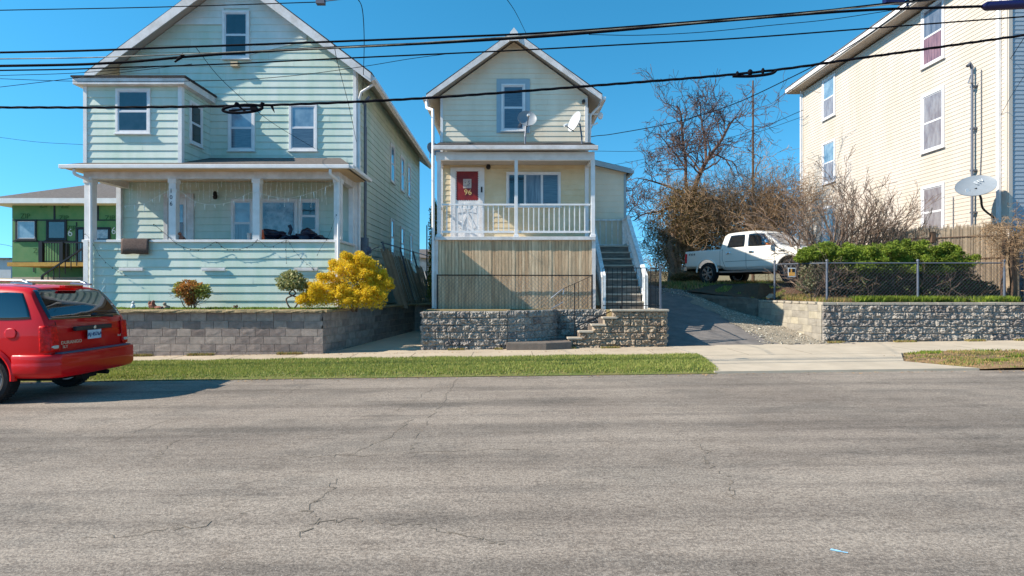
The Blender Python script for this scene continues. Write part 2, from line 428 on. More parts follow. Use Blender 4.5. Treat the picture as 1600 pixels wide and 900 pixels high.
mat('dark_wall_block', S(120,112,102), .95, .3, 5, .5, 50, island=[S(108,102,92), S(130,122,112)])
mat('cap_stone', S(170,148,112), .95, .4, 14, .9, 35)
mat('cap_grey', S(176,166,150), .9, .2, 8, .4, 40)
mat('step_slab', S(110,100,92), .9, .2, 6, .4, 40)
mat('wood_board', S(186,164,134), .85, .38, 3, .3, 40, island=[S(206,168,130), S(224,190,152), S(234,206,170), S(210,174,136)], stretch=(6, 6, .6))
mat('tread_wood', S(196,184,168), .9, .35, 4, .3, 30, stretch=(1, 8, 8))
mat('bark_dark', S(92,72,66), .95, .3, 9, .5, 30, island=[S(80,62,58), S(112,90,80), S(94,74,66)])
mat('grey_wood', S(136,124,114), .9, .5, 3, .5, 30, stretch=(1, 8, 8))
mat('reed', S(150,132,112), .95, .3, 3, .3, 30, island=[S(128,112,94), S(168,150,128), S(150,134,114), S(182,164,140)])
mat('slat_fence', S(150,134,114), .95, .5, 16, .4, 50, island=[S(138,120,100), S(182,158,130), S(160,140,116)])
mat('bark', S(104,82,66), .95, .3, 9, .5, 30)
mat('bark_grey', S(118,98,86), .95, .3, 9, .5, 30, island=[S(100,82,72), S(146,124,106), S(120,98,86)])
mat('brush_twig', S(150,122,92), .95, island=[S(118,94,72), S(170,142,110), S(144,118,90), S(104,86,68)])
mat('brush_leaf', S(140,110,66), .9, island=[S(104,84,50), S(146,118,74), S(118,100,56), S(92,92,46), S(172,142,98)], trans=.25, var=.45, vscale=1.2)
mat('yellow_leaf', S(214,178,40), .7, island=[S(238,200,30), S(250,224,50), S(222,182,24), S(252,232,90)], trans=.4, var=.22, vscale=4)
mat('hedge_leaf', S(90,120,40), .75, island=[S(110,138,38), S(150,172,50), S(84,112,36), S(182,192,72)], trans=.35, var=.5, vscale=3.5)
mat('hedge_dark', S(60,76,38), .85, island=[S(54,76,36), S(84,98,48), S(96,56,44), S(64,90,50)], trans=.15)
mat('grey_leaf', S(120,126,96), .85, island=[S(108,118,84), S(140,136,112), S(126,100,84), S(90,112,66)], trans=.2)
mat('red_leaf', S(150,104,50), .8, island=[S(176,104,48), S(196,140,66), S(150,84,40), S(186,164,80)], trans=.3)
mat('olive_leaf', S(130,136,60), .8, island=[S(130,138,54), S(186,184,90), S(110,122,50), S(200,190,110)], trans=.3)
mat('cream_leaf', S(140,146,90), .8, island=[S(90,104,50), S(186,182,130), S(110,122,60), S(200,190,140)], trans=.3)
mat('arbor_leaf', S(76,88,30), .85, island=[S(64,80,26), S(100,104,36), S(120,112,40)], trans=.2)
mat('zip_green', S(72,126,76), .7, .12, 1.5, col2=S(96,134,84))
mat('zip_tape', S(22,34,44), .7)
mat('zip_ink', S(34,84,44), .8)
mat('deck_wood', S(196,150,70), .8, .2, 6)
mat('car_red', S(206,4,12), .38, 0, coat=.4, spec=.2)
mat('car_white', S(226,222,214), .3, 0, coat=.8)
mat('tyre', S(24,24,26), .85, .2, 20, .3, 60)
mat('rim', S(150,154,160), .3, metal=.9)
mat('chrome', S(215,218,222), .12, metal=1)
mat('car_glass', S(8,12,20), .03, coat=1, spec=.9)
mat('tail_red', S(244,8,6), .4, .45, 26, coat=.2, spec=.2, bump=.3, bscale=30)
mat('tail_white', S(200,196,180), .2, coat=.8)
mat('black_plastic', S(34,34,38), .6)
mat('grey_plastic', S(92,96,112), .7, .1, 20)
mat('under', S(20,19,18), .9)
mat('plate_blue', S(120,176,205), .4, col2=S(200,214,222), vscale=3)
mat('ink_blue', S(26,44,104), .5)
mat('badge', S(215,205,190), .3, metal=.6)
mat('amber', S(220,110,30), .3, coat=.6)
mat('door_red', S(140,26,16), .45, .15, 5, col2=S(112,14,22))
mat('gold', S(214,186,120), .4)
mat('paper', S(205,190,175), .7, .2, 12, col2=S(160,150,160))
mat('towel', S(88,72,68), .95, .3, 30, .6, 90, col2=S(110,92,84))
mat('tarp', S(24,28,52), .5, .3, 6, .3, 8)
mat('orange', S(225,90,40), .6)
mat('bulb', S(220,226,222), .3, spec=.6)
mat('dish_white', S(212,214,214), .45, .05, 5)
mat('dish_grey', S(132,140,148), .5, .08, 5)
mat('sign_black', S(20,22,34), .6)
mat('sign_orange', S(222,160,72), .6)
mat('sign_white', S(205,208,210), .6)
mat('rock', S(160,146,128), .95, .3, 6, .6, 20)
mat('rock_red', S(150,98,80), .95, .3, 6, .6, 20)
mat('paint_mark', S(150,200,228), .8)
mat('crack', S(116,106,94), .95)
mat('distant_white', S(190,195,200), .8, .1, 2)
mat('splice', S(20,16,70), .4)
# ================= SETTING =================
hfield('ground', -600, 600, -300, 900, 24, 24, lambda x, y: gz(max(-30, min(30, x)))-.06, 'soil')
RY = 11.09
sheet('road', [(-200,-40,gz(-30)),(-30,-40,gz(-30)),(30,-40,gz(30)),(200,-40,gz(30)),(200,RY,gz(30)),(30,RY,gz(30)),(-30,RY,gz(-30)),(-200,RY,gz(-30))], 'asphalt')
def strip(name, x0, x1, y0, y1, h, m, n=1):
    mb = MB(); 
    vs = [(x0,y0,gz(x0)+h),(x1,y0,gz(x1)+h),(x1,y1,gz(x1)+h),(x0,y1,gz(x0)+h)]
    lo = [(v[0], v[1], v[2]-h-.05) for v in vs]
    mb.add(vs+lo, [(0,1,2,3),(1,0,4,5),(2,1,5,6),(3,2,6,7),(0,3,7,4)])
    return mb.build(name, m, kind='structure')
strip('sidewalk', -40, 4.3, 13.75, 15.75, .05, 'concrete_tan')
strip('sidewalk', 4.3, 40, 13.62, 16.4, .052, 'concrete')
# apron (driveway crossing): widens to the road
ap = MB(); pts = [(4.3,RY+.0),(3.72,RY),(8.6,RY),(7.2,13.62),(4.3,13.62)]
pts = [(3.9,RY-.0),(9.0,RY),(8.3,12.2),(9.2,13.62),(4.25,13.62)]
ap.add([(x,y,gz(x)+.046) for x, y in pts]+[(x,y,gz(x)-.03) for x, y in pts], [(0,1,2,3,4)]+[((i+1) % 5, i, i+5, (i+1) % 5+5) for i in range(5)])
ap.build('driveway_apron', 'concrete', kind='structure')
# joints of the pavement
jm = MB()
for x in [-13+1.5*i for i in range(12)]: jm.box(x, x+.012, 13.78, 14.95, gz(x)+.0, gz(x)+.0535)
for x in (5.6, 7.1, 9.9, 11.5, 13.1, 14.7): jm.box(x, x+.012, 13.64, 15.0, gz(x)+.0, gz(x)+.0555)
jm.build('pavement_joint', 'crack', kind='structure')
# alley between the left wall and the middle wall
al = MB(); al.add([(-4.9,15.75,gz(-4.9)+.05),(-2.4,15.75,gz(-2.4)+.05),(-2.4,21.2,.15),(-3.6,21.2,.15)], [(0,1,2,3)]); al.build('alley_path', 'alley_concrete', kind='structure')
# verge
def verge_z(x, y):
    e = min(smoothstep(RY-.02, RY+.25, y), 1-smoothstep(13.55, 13.78, y))
    return gz(x)+.01+.07*e+.02*noise.noise(Vector((x*1.3, y*1.5, 0)))*e
hfield('verge_soil', -40, 4.35, RY-.02, 13.78, 220, 22, verge_z, 'grass_base', keep=lambda x, y: x < 3.95+.42*(y-RY)/2.6+.12*noise.noise(Vector((y*3,1,1))) - .9*max(0, 1-(y-RY)/1.1)*0)
def dlim(y): return 9.0-.6*(y-RY)/1.1 if y < 12.2 else 8.35+.9*(y-12.2)/1.4
def verge_r(x, y):
    e = smoothstep(0, .5, x-dlim(y)); return gz(x)+.052+(verge_z(x, y)-gz(x)-.02)*.55*e-.02*(1-e)
hfield('verge_soil', 8.0, 40, RY-.02, 13.63, 320, 24, verge_r, 'dry_dirt', keep=lambda x, y: x > (9.0-.6*(y-RY)/1.1 if y < 12.2 else 8.35+.9*(y-12.2)/1.4)+.15*noise.noise(Vector((y*3,x,1))))
def blades(name, n, region, h, m, zf, seed, dens=None, label=None, cat=None, wid=.009):
    rg = np.random.default_rng(seed); vs = []; fs = []; k = 0
    x0, x1, y0, y1 = region; c = 0; tries = 0
    while c < n and tries < n*6:
        tries += 1
        x = rg.uniform(x0, x1); y = rg.uniform(y0, y1)
        if dens and rg.random() > dens(x, y): continue
        z = zf(x, y); hh = h*rg.uniform(.45, 1.25); a = rg.uniform(0, 6.28); l = rg.uniform(0, .7)*hh; b = rg.uniform(0, 6.28)
        dx, dy = math.cos(a)*wid, math.sin(a)*wid
        vs += [(x-dx, y-dy, z-.005), (x+dx, y+dy, z-.005), (x+math.cos(b)*l, y+math.sin(b)*l, z+hh)]; fs.append((k, k+1, k+2)); k += 3; c += 1
    mb = MB(); mb.v = vs; mb.f = fs
    return mb.build(name, m, kind='stuff', label=label, cat=cat)
gd = lambda x, y: (x < 4.0+.4*(y-RY)/2.6)*(smoothstep(RY-.03, RY+.12, y))*(1-smoothstep(13.55, 13.75, y))*(.55+.45*(noise.noise(Vector((x*.9, y*2, 3)))+.5))
blades('grass', 95000, (-12.5, 4.6, RY-.05, 13.78), .05, 'grass_blade', verge_z, 3, gd, 'strip of bright green grass between road and pavement', 'grass')
def dd(x, y):
    lim = (9.0-.6*(y-RY)/1.1 if y < 12.2 else 8.35+.9*(y-12.2)/1.4)
    return 0 if x < lim else (.15+.85*(noise.noise(Vector((x*.8, y*1.6, 8))) > .08))
blades('dry_grass', 15000, (8.3, 16, RY, 13.6), .04, 'dry_blade', verge_r, 4, dd, 'patchy brown dead grass on the dirt verge right of the driveway', 'dry grass', .01)
blades('green_tuft', 2600, (9.2, 16, 11.6, 13.5), .06, 'hedge_leaf', verge_r, 5, lambda x, y: 1.0*(noise.noise(Vector((x*1.1, y*1.9, 21))) > .33), 'small green weed tufts on the brown dirt verge', 'weeds', .012)
# road cracks
ck = MB()
def crack(pts, w=.012, seed=0):
    rg = random.Random(seed); q = []
    for a, b in zip(pts[:-1], pts[1:]):
        n = 9
        for i in range(n):
            t = i/n; q.append((a[0]+(b[0]-a[0])*t+rg.uniform(-.05, .05), a[1]+(b[1]-a[1])*t+rg.uniform(-.05, .05)))
    q.append(pts[-1])
    for a, b in zip(q[:-1], q[1:]):
        if rg.random() < .14: continue
        d = Vector((b[0]-a[0], b[1]-a[1], 0)); 
        if d.length < 1e-4: continue
        ww = w*rg.uniform(.4, 1.2); nn = Vector((-d.y, d.x, 0)).normalized()*ww/2
        z = lambda p: gz(p[0])+.004
        ck.add([(a[0]-nn.x, a[1]-nn.y, z(a)), (b[0]-nn.x, b[1]-nn.y, z(b)), (b[0]+nn.x, b[1]+nn.y, z(b)), (a[0]+nn.x, a[1]+nn.y, z(a))], [(0,1,2,3)])
def GP(px, py):
    Y = 1.7*F/(py-450); return ((px-800)/F*Y, Y)
for i, c in enumerate([[(712,592),(690,628),(664,660),(645,700),(650,712)], [(690,595),(655,618),(620,640)], [(640,655),(600,685),(545,708),(480,712)], [(530,745),(505,770),(478,790),(490,812),(470,835)], [(490,812),(560,810),(650,818),(740,838),(790,850)], [(410,790),(330,812),(240,826),(130,832)], [(275,682),(250,700),(245,712)], [(300,640),(190,675),(60,712),(0,720)], [(1100,700),(1108,725),(1112,735)], [(1130,740),(1142,762),(1150,785)], [(1135,640),(1142,655)], [(0,695),(40,690)], [(830,700),(640,707),(300,712)], [(470,600),(430,622)]]):
    crack([GP(*p) for p in c], .009, i)
ck.build('road_crack', 'crack', kind='structure')
pm = MB(); a = GP(1297,866); b = GP(1325,871)
for (x0,y0,x1,y1,ww) in ((a[0],a[1],b[0],b[1],.02),(a[0]+.01,a[1]+.012,a[0]+.06,a[1]-.02,.025)):
    d = Vector((x1-x0,y1-y0,0)); nn = Vector((-d.y,d.x,0)).normalized()*ww/2; n = 5; q = []
    for i in range(n+1):
        t = i/n; k = R.uniform(.3, 1.2)
        q.append((x0+d.x*t, y0+d.y*t, k))
    vs = [(p[0]-nn.x*p[2], p[1]-nn.y*p[2], gz(p[0])+.004) for p in q]+[(p[0]+nn.x*p[2], p[1]+nn.y*p[2], gz(p[0])+.004) for p in reversed(q)]
    pm.add(vs, [tuple(range(len(vs)))])
pm.build('paint_mark', 'paint_mark', label='small pale blue paint mark sprayed on the asphalt near the front', cat='paint mark')

# terraces
def box_s(name, x0, x1, y0, y1, z0, z1, m):
    mb = MB(); mb.box(x0, x1, y0, y1, z0, z1); return mb.build(name, m, kind='structure')
def terr(x, y): return 1.10+.02*noise.noise(Vector((x, y, 0)))
hfield('left_yard', -40, -4.95, 15.25, 34, 90, 50, terr, 'yard_ground')
hfield('alley_yard', -4.95, -2.45, 18.0, 60, 12, 60, lambda x, y: 1.08+.02*noise.noise(Vector((x*2, y*2, 4))), 'yard_ground', keep=lambda x, y: y > 21.1 or x < -5.0+(y-15)*.228)
mid = MB(); mid.box(-2.45, -.05, 15.8, 60, -.2, 1.08); mid.box(-.0501, 4.2, 16.95, 60, -.2, 1.082); mid.box(2.75, 4.2, 15.9, 16.9505, -.2, 1.078)
mid.build('middle_yard', 'yard_ground', kind='structure')
# driveway surface
def drive_z(x, y):
    s = .235-(.235-.155)*smoothstep(6.4, 8.4, x)
    t = max(0, y-16.0); z = gz(x)+.05+s*t
    if y > 22.5: z = gz(x)+.05+s*6.5+(1.85-(gz(x)+.05+s*6.5))*smoothstep(22.5, 27, y)
    return z+.012*noise.noise(Vector((x*2, y*2, 0)))
def wall_line(x): return 19.5+(8.38-x)*1.55          # low wall A(8.38,19.5) -> B(6.5,22.4)
hfield('driveway', 4.15, 9.4, 15.75, 30, 60, 140, lambda x, y: drive_z(x, y)+(.035*noise.noise(Vector((x*6, y*6, 2)))*smoothstep(6.9, 7.6, x-.35*(y-16)*0)), 'driveway_asphalt', keep=lambda x, y: (x < 6.45 or y < wall_line(x)+.35))
def rightg(x, y):
    dl = y-wall_line(x) if x < 8.5 else 99
    dw = x-(8.85-.125*(y-16.3)) if y < 19.6 else 99
    d = min(dl/1.84 if dl < 99 else 99, dw, y-16.4 if x > 8.7 else 99)
    base = 1.30+.3*smoothstep(8.6, 6.4, x)
    k = smoothstep(18.2, 20.4, y+(0 if x > 8.8 else 1.5)); 
    return base+(1.86-base)*min(k, smoothstep(-.1, 1.5, d))+.02*noise.noise(Vector((x*1.5, y*1.5, 5)))
hfield('right_yard', 6.3, 30, 16.35, 34, 140, 110, rightg, 'mulch', keep=lambda x, y: (x > 8.87-.125*(y-16.3)) if y < 19.5 else ((y > wall_line(x)+.02) if x < 8.5 else True))
hfield('back_field', -60, 90, 33.9, 300, 40, 40, lambda x, y: 1.82+2.4*smoothstep(34, 90, y)+.4*noise.noise(Vector((x*.05, y*.05, 0)))*smoothstep(40, 60, y), 'yard_ground')
box_s('far_left_ground', -60, -12.6, 26, 60, .5, 2.05, 'yard_ground')

# loose gravel on the driveway side
hfield('gravel_strip', 6.2, 9.0, 15.95, 21.5, 60, 90, lambda x, y: drive_z(x, y)+.035*noise.noise(Vector((x*6, y*6, 2)))*smoothstep(6.9, 7.6, x)+.012+.01*noise.noise(Vector((x*14, y*14, 3))), 'gravel_bed', keep=lambda x, y: x > 7.25-.16*(y-16)+.35*noise.noise(Vector((y*1.7, x, 2))) and (x > 8.4 or y < wall_line(x)) and x < 8.86-.12*(y-16.3))
gm = MB(); rg = random.Random(5)
for i in range(2600):
    y = rg.uniform(15.9, 21.6); u = rg.random()**1.2; x = 8.75-.125*(y-16.3)-.03-u*(1.8-.1*(y-16)); 
    if y > wall_line(min(x, 8.38))-.05 and x < 8.5: continue
    r = rg.uniform(.005, .019)*(2.2 if rg.random() < .05 else 1); gm.blob((x, y, drive_z(x, y)+.012+r*.3), (r*rg.uniform(.8, 1.4), r, r*.7), .3, 2, 1, i)
for i in range(420):
    t = rg.random(); x = 5.2+2.2*t+rg.gauss(0, .18); y = 23.0-2.0*t+rg.gauss(0, .35)
    r = rg.uniform(.008, .026); gm.blob((x, y, drive_z(x, y)+.012+r*.3), (r*1.2, r, r*.7), .3, 2, 1, i)
gm.build('gravel', 'gravel', kind='stuff', label='loose pale gravel and small stones along the right side of driveway', cat='gravel')

# ---------------- block walls ----------------
def block_course(mb, a, b, z0, z1, bl, rough, seed, off=0, thick=.16, nx=6, nz=4, gap=.005):
    a = Vector((a[0], a[1], 0)); b = Vector((b[0], b[1], 0)); D = (b-a); Ln = D.length; D.normalize(); N = Vector((D.y, -D.x, 0))
    rg = random.Random(seed); u = -off
    while u < Ln-.01:
        l = bl*rg.uniform(.82, 1.12); u0 = max(0, u); u1 = min(Ln, u+l)
        if Ln-u1 < bl*.3: u1 = Ln
        if u1-u0 > .03:
            vs = []; fs = []
            g0, g1, h0, h1 = u0+gap/2, u1-gap/2, z0+gap/2, z1-gap/2
            for j in range(nz+1):
                for i in range(nx+1):
                    s, t = i/nx, j/nz; e = min(1, 14*min(s, 1-s))*min(1, 8*min(t, 1-t))
                    k = rough*e*(.25+.9*rg.random())+rough*e*(1.3*noise.noise(Vector(((g0+s*(g1-g0))*7+seed, (h0+t*(h1-h0))*9, seed)))+.9*noise.noise(Vector(((g0+s*(g1-g0))*21, (h0+t*(h1-h0))*23, seed))))
                    p = a+D*(g0+s*(g1-g0)+(rg.uniform(-.3, .3)*(g1-g0)/nx if 0 < i < nx else 0))+N*k; vs.append((p.x, p.y, h0+t*(h1-h0)+(rg.uniform(-.3, .3)*(h1-h0)/nz if 0 < j < nz else 0)))
            w_ = nx+1
            for j in range(nz):
                for i in range(nx): k = j*w_+i; fs.append((k, k+1, k+w_+1, k+w_))
            n0 = len(vs)
            for (uu, zz) in ((g0,h0),(g1,h0),(g1,h1),(g0,h1)):
                p = a+D*uu-N*thick; vs.append((p.x, p.y, zz))
            fs.append(tuple([i for i in range(nx, -1, -1)]+[n0, n0+1]))               # bottom
            fs.append(tuple([nz*w_+i for i in range(nx+1)]+[n0+2, n0+3]))             # top
            fs.append(tuple([j*w_ for j in range(nz+1)]+[n0+3, n0]))                  # left
            fs.append(tuple([j*w_+nx for j in range(nz, -1, -1)]+[n0+1, n0+2]))       # right
            mb.add(vs, fs)
        u += l
def block_wall(mb, path, z0, z1, bh, bl, rough, seed, zb=None, **kw):
    n = max(1, round((z1-z0)/bh)); h = (z1-z0)/n
    for c in range(n):
        for k, (a, b) in enumerate(zip(path[:-1], path[1:])):
            block_course(mb, a, b, z0+c*h, z0+(c+1)*h, bl, rough, seed*100+c*7+k, off=(c % 2)*bl*.5+R.uniform(0, .05), **kw)
# left retaining wall
LW = [(-17, 15.0), (-4.92, 15.0), (-3.55, 21.0), (-2.5, 21.2)]
rw = empty('retaining_wall', (-9, 15, 0), 'long low wall of smooth grey blocks with tan cap under the green house', 'retaining wall')
m1 = MB(); m2 = MB()
z0 = -.36; hh = .2
for c in range(7):
    mb = m1
    zt = [z0+c*.2, z0+(c+1)*.2]
    if c == 6: zt[1] = 1.06
    if c == 5: pass
    for k, (a, b) in enumerate(zip(LW[:-1], LW[1:])):
        block_course(mb, a, b, zt[0], zt[1], .42, .006, 50+c*5+k, off=(c % 2)*.2, nx=2, nz=2, gap=.011)
m1.build('block_courses', 'smooth_block', rw)
bk = MB()
for a, b in zip(LW[:-1], LW[1:]):
    a = Vector((a[0], a[1], .4)); b = Vector((b[0], b[1], .4)); N = Vector(((b-a).y, -(b-a).x, 0)).normalized(); bk.bar(a-N*.09, b-N*.09, .14, 1.3)
bk.build('mortar', 'concrete', rw)
cp = MB()
for a, b in zip(LW[:-1], LW[1:]):
    a = Vector((a[0], a[1], 0)); b = Vector((b[0], b[1], 0)); D = (b-a).normalized(); N = Vector((D.y, -D.x, 0)); n = int((b-a).length/.16)
    vs = []; rgc = random.Random(3)
    for i in range(n+1):
        p = a+(b-a)*i/n; w1 = .115+rgc.uniform(-.01, .01)
        for (o_, z) in ((w1, 1.065+rgc.uniform(-.004, .004)), (w1+rgc.uniform(-.01, .014), 1.1), (w1-.006, 1.128+rgc.uniform(-.005, .004)), (-.2, 1.135), (-.2, 1.065)):
            q = p+N*o_; vs.append((q.x, q.y, z))
    fs = [(i*5+k, i*5+(k+1) % 5, (i+1)*5+(k+1) % 5, (i+1)*5+k) for i in range(n) for k in range(5)]+[(4,3,2,1,0), tuple(n*5+k for k in range(5))]
    cp.add(vs, fs)
cp.build('cap', 'cap_stone', rw)

# middle wall (rough split face) with entry steps
mw = empty('stone_wall', (-1.3, 15.65, 0), 'rough split face stone wall left of the entry steps, curving inward', 'stone wall')
m1 = MB()
curve = [(-.12, 15.6), (.35, 15.66), (.8, 15.95), (1.15, 16.35), (1.3, 16.75)]
block_wall(m1, [(-2.42, 21.0), (-2.42, 15.6), (-.12, 15.6)], -.06, 1.07, .19, .42, .05, 3, nx=13, nz=7)
block_wall(m1, curve, -.06, 1.09, .19, .3, .03, 4, nx=9, nz=6)
m1.build('stone_blocks', 'stone_block', mw)
bk = MB(); bk.box(-2.36, -.1, 15.68, 15.85, -.1, 1.05)
for a, b in zip(curve[:-1], curve[1:]):
    bk.bar((a[0]-.06, a[1]+.07, .48), (b[0]-.06, b[1]+.07, .48), .1, 1.14)
bk.build('mortar', 'concrete', mw)
mw2 = empty('stone_wall', (3.2, 15.7, 0), 'rough stone wall with stepped top beside the entry steps, pale cap slabs', 'stone wall')
m2 = MB()
SX = [(1.55, .30), (1.85, .48), (2.2, .66), (2.5, .86), (2.75, 1.06)]
for i, (x, z) in enumerate(SX):
    zlo = -.02 if i == 0 else SX[i-1][1]
    if i == 0: block_wall(m2, [(x, 15.7), (4.22, 15.7)], -.02, z, .17, .42, .05, 11, nx=13, nz=7)
    else: block_course(m2, (x, 15.7), (4.22, 15.7), zlo, z, .42, .05, 20+i, off=(i % 2)*.2, nx=13, nz=7)
block_wall(m2, [(4.22, 15.7), (4.22, 19.5)], -.02, 1.06, .18, .42, .04, 13)
m2.build('stone_blocks', 'stone_warm', mw2)
m3 = MB(); block_wall(m3, [(1.3, 16.8), (3.6, 16.8)], .1, 1.08, .18, .4, .04, 15, nx=11, nz=6); m3.build('back_wall', 'stone_block', mw2)
cp = MB()
for i, (x, z) in enumerate(SX[:-1]): cp.box(x-.04, x+.36, 15.62, 15.95, z+.002, z+.055)
cp.box(2.70, 4.26, 15.6, 15.92, 1.064, 1.12); cp.box(3.98, 4.262, 15.9205, 19.5, 1.064, 1.115)
cp.build('cap', 'cap_grey', mw2, bevel=.012)
st = MB()
for i, (x, z) in enumerate(SX): st.box(x+.002, 4.0 if i < 4 else 2.95, 15.88, 16.72, -.1 if i == 0 else SX[i-1][1]+.001, z)
es = st.build('entry_steps', 'step_slab', bevel=.01, label='concrete entry steps climbing right behind the stepped stone wall', cat='steps')
sb = MB(); sb.add([(-.15,15.3,0),(.9,15.22,0),(1.6,15.42,0),(1.6,16.7,0),(.0,16.7,0),(-.15,15.3,.24),(.9,15.22,.25),(1.6,15.42,.26),(1.6,16.7,.26),(.0,16.7,.25)],
   [(4,3,2,1,0),(5,6,7,8,9),(0,1,6,5),(1,2,7,6),(2,3,8,7),(3,4,9,8),(4,0,5,9)])
sb.build('entry_slab', 'step_slab', bevel=.015, label='low brown concrete landing slab at the foot of the entry steps', cat='step')

# right wall
rw2 = empty('retaining_wall', (11.5, 16.25, 0), 'rough grey split block wall along the right pavement below the hedge', 'retaining wall')
m1 = MB(); block_wall(m1, [(8.76, 16.25), (18, 16.25)], .0, 1.22, .2, .42, .05, 21, nx=13, nz=7); m1.build('stone_blocks', 'stone_block', rw2)
m1 = MB(); block_wall(m1, [(8.36, 19.55), (8.74, 16.27)], .0, 1.23, .2, .42, .008, 22, nx=2, nz=2); m1.build('smooth_blocks', 'tan_block', rw2, label='smooth tan side along the driveway')
bk = MB(); bk.box(8.9, 18, 16.33, 16.45, 0, 1.2); bk.bar((8.92, 16.4, .6), (8.52, 19.5, .6), .12, 1.2); bk.build('mortar', 'concrete', rw2)
cp = MB(); n = 23
for i in range(n):
    x = 8.74+i*.405; cp.box(x, x+.4, 16.2+R.uniform(-.01, .01), 16.5, 1.222, 1.29+R.uniform(0, .006))
for i in range(8):
    y = 16.52+i*.38; x = 8.76-.121*(y-16.3); cp.box(x-.05, x+.22, y, y+.372, 1.235, 1.30)
cp.build('cap', 'cap_grey', rw2, bevel=.01)
rw3 = empty('retaining_wall', (7.4, 21, .8), 'low weathered block wall across the driveway below the white pickup', 'retaining wall')
m1 = MB()
for c in range(5): block_course(m1, (6.3+.02*c, wall_line(6.3)), (8.36, 19.55), .55+.15*c+.0, .70+.15*c, .42, .008, 70+c, off=(c % 2)*.2, nx=2, nz=1)
m1.build('block_courses', 'dark_wall_block', rw3)
cp = MB(); cp.add([(6.3, wall_line(6.3)-.02, 1.3),(8.36,19.53,1.3),(8.5,19.75,1.3),(6.44,wall_line(6.3)+.2,1.3),(6.3, wall_line(6.3)-.02, 1.55),(8.36,19.53,1.33),(8.5,19.75,1.34),(6.44,wall_line(6.3)+.2,1.56)],
  [(3,2,1,0),(4,5,6,7),(0,1,5,4),(1,2,6,5),(2,3,7,6),(3,0,4,7)]); cp.build('cap', 'dark_wall_block', rw3)

# weeds and litter along the wall feet and pavement edges
def wall_foot(x, y): return 1
blades('weeds', 2600, (-12.6, -4.9, 14.86, 14.98), .07, 'dry_blade', lambda x, y: gz(x)+.05, 41, lambda x, y: 1.0*(noise.noise(Vector((x*1.3, 0, 5))) > .12), 'dry straw tufts at the foot of the smooth grey block wall', 'weeds', .008)
blades('weeds', 1500, (-2.4, 4.3, 15.42, 15.56), .06, 'dry_blade', lambda x, y: gz(x)+.05, 42, lambda x, y: 1.0*(noise.noise(Vector((x*1.7, 2, 5))) > .1), 'dry straw tufts at the foot of the rough stone walls by the entry', 'weeds', .008)
blades('weeds', 2400, (8.8, 16, 16.02, 16.18), .06, 'dry_blade', lambda x, y: gz(x)+.052, 43, lambda x, y: 1.0*(noise.noise(Vector((x*1.5, 7, 5))) > .05), 'dry straw tufts at the foot of the right pavement wall', 'weeds', .008)
lv = MB(); rl = random.Random(77)
for i in range(1500):
    k = rl.random()
    if k < .35: x, y = rl.uniform(-12.5, 4), rl.choice([13.74, 14.85])+rl.gauss(0, .06); z = gz(x)+.058
    elif k < .6: x, y = rl.uniform(-12.5, 3.5), rl.uniform(11.2, 13.6); z = verge_z(x, y)+.03
    elif k < .8: x, y = rl.uniform(-12, 14), 11.03-abs(rl.gauss(0, .12)); z = gz(x)+.008
    else: x, y = rl.uniform(8.5, 15.5), rl.uniform(11.3, 13.6); z = verge_r(x, y)+.012
    a = rl.uniform(0, 6.28); s_ = rl.uniform(.012, .032); c_, q_ = math.cos(a)*s_, math.sin(a)*s_
    lv.add([(x-c_, y-q_, z), (x+q_*.5, y-c_*.5, z+rl.uniform(0, .012)), (x+c_, y+q_, z+.004), (x-q_*.5, y+c_*.5, z+rl.uniform(0, .012))], [(0,1,2,3)])
lv.build('leaf_litter', 'litter', kind='stuff', label='scattered tiny dead leaves along the kerb, verge and pavement edges', cat='litter')
# ================= GREEN HOUSE (left) =================
X_, Y_, Z_ = Vector((1,0,0)), Vector((0,1,0)), Vector((0,0,1))
def gable_roof(parent, xl, xr, zE, xa, zA, y0, y1, th, mroof, mtrim, fascia=.22, over=.45):
    """two slabs, rake boards and soffits on both ends"""
    r = MB()
    for (xe, ze) in ((xl, zE), (xr, zE)):
        r.prism([(xe, y0, ze), (xa, y0, zA), (xa, y0, zA+th), (xe-(.03 if xe < xa else -.03), y0, ze+th)], (0, y1-y0, 0))
    ro = r.build('roof', mroof, parent)
    t = MB()
    for (xe, ze) in ((xl, zE), (xr, zE)):
        for (ya, yb) in ((y0-.03, y0-.001), (y1+.001, y1+.03)):
            t.prism([(xe, ya, ze-fascia+.04), (xa, ya, zA-fascia-.02), (xa, ya, zA+th-.035), (xe, ya, ze+th-.035)], (0, yb-ya, 0))
        s = 1 if xe > xa else -1
        t.prism([(xe, y0, ze-.14), (xe+s*.03, y0, ze-.14), (xe+s*.03, y0, ze+th*.6), (xe, y0, ze+th*.6)], (0, y1-y0, 0))
    t.build('rake_board', mtrim, ro)
    s = MB()
    for (xe, ze) in ((xl, zE), (xr, zE)):
        s.prism([(xe, y0+.002, ze-.03), (xa, y0+.002, zA-.03), (xa, y0+.002, zA-.004), (xe, y0+.002, ze-.004)], (0, y1-y0-.004, 0))
    s.build('soffit', 'soffit', ro)
    return ro
def gutter(mb, a, b, r=.06):
    mb.bar(a, b, r*2, r*1.7)

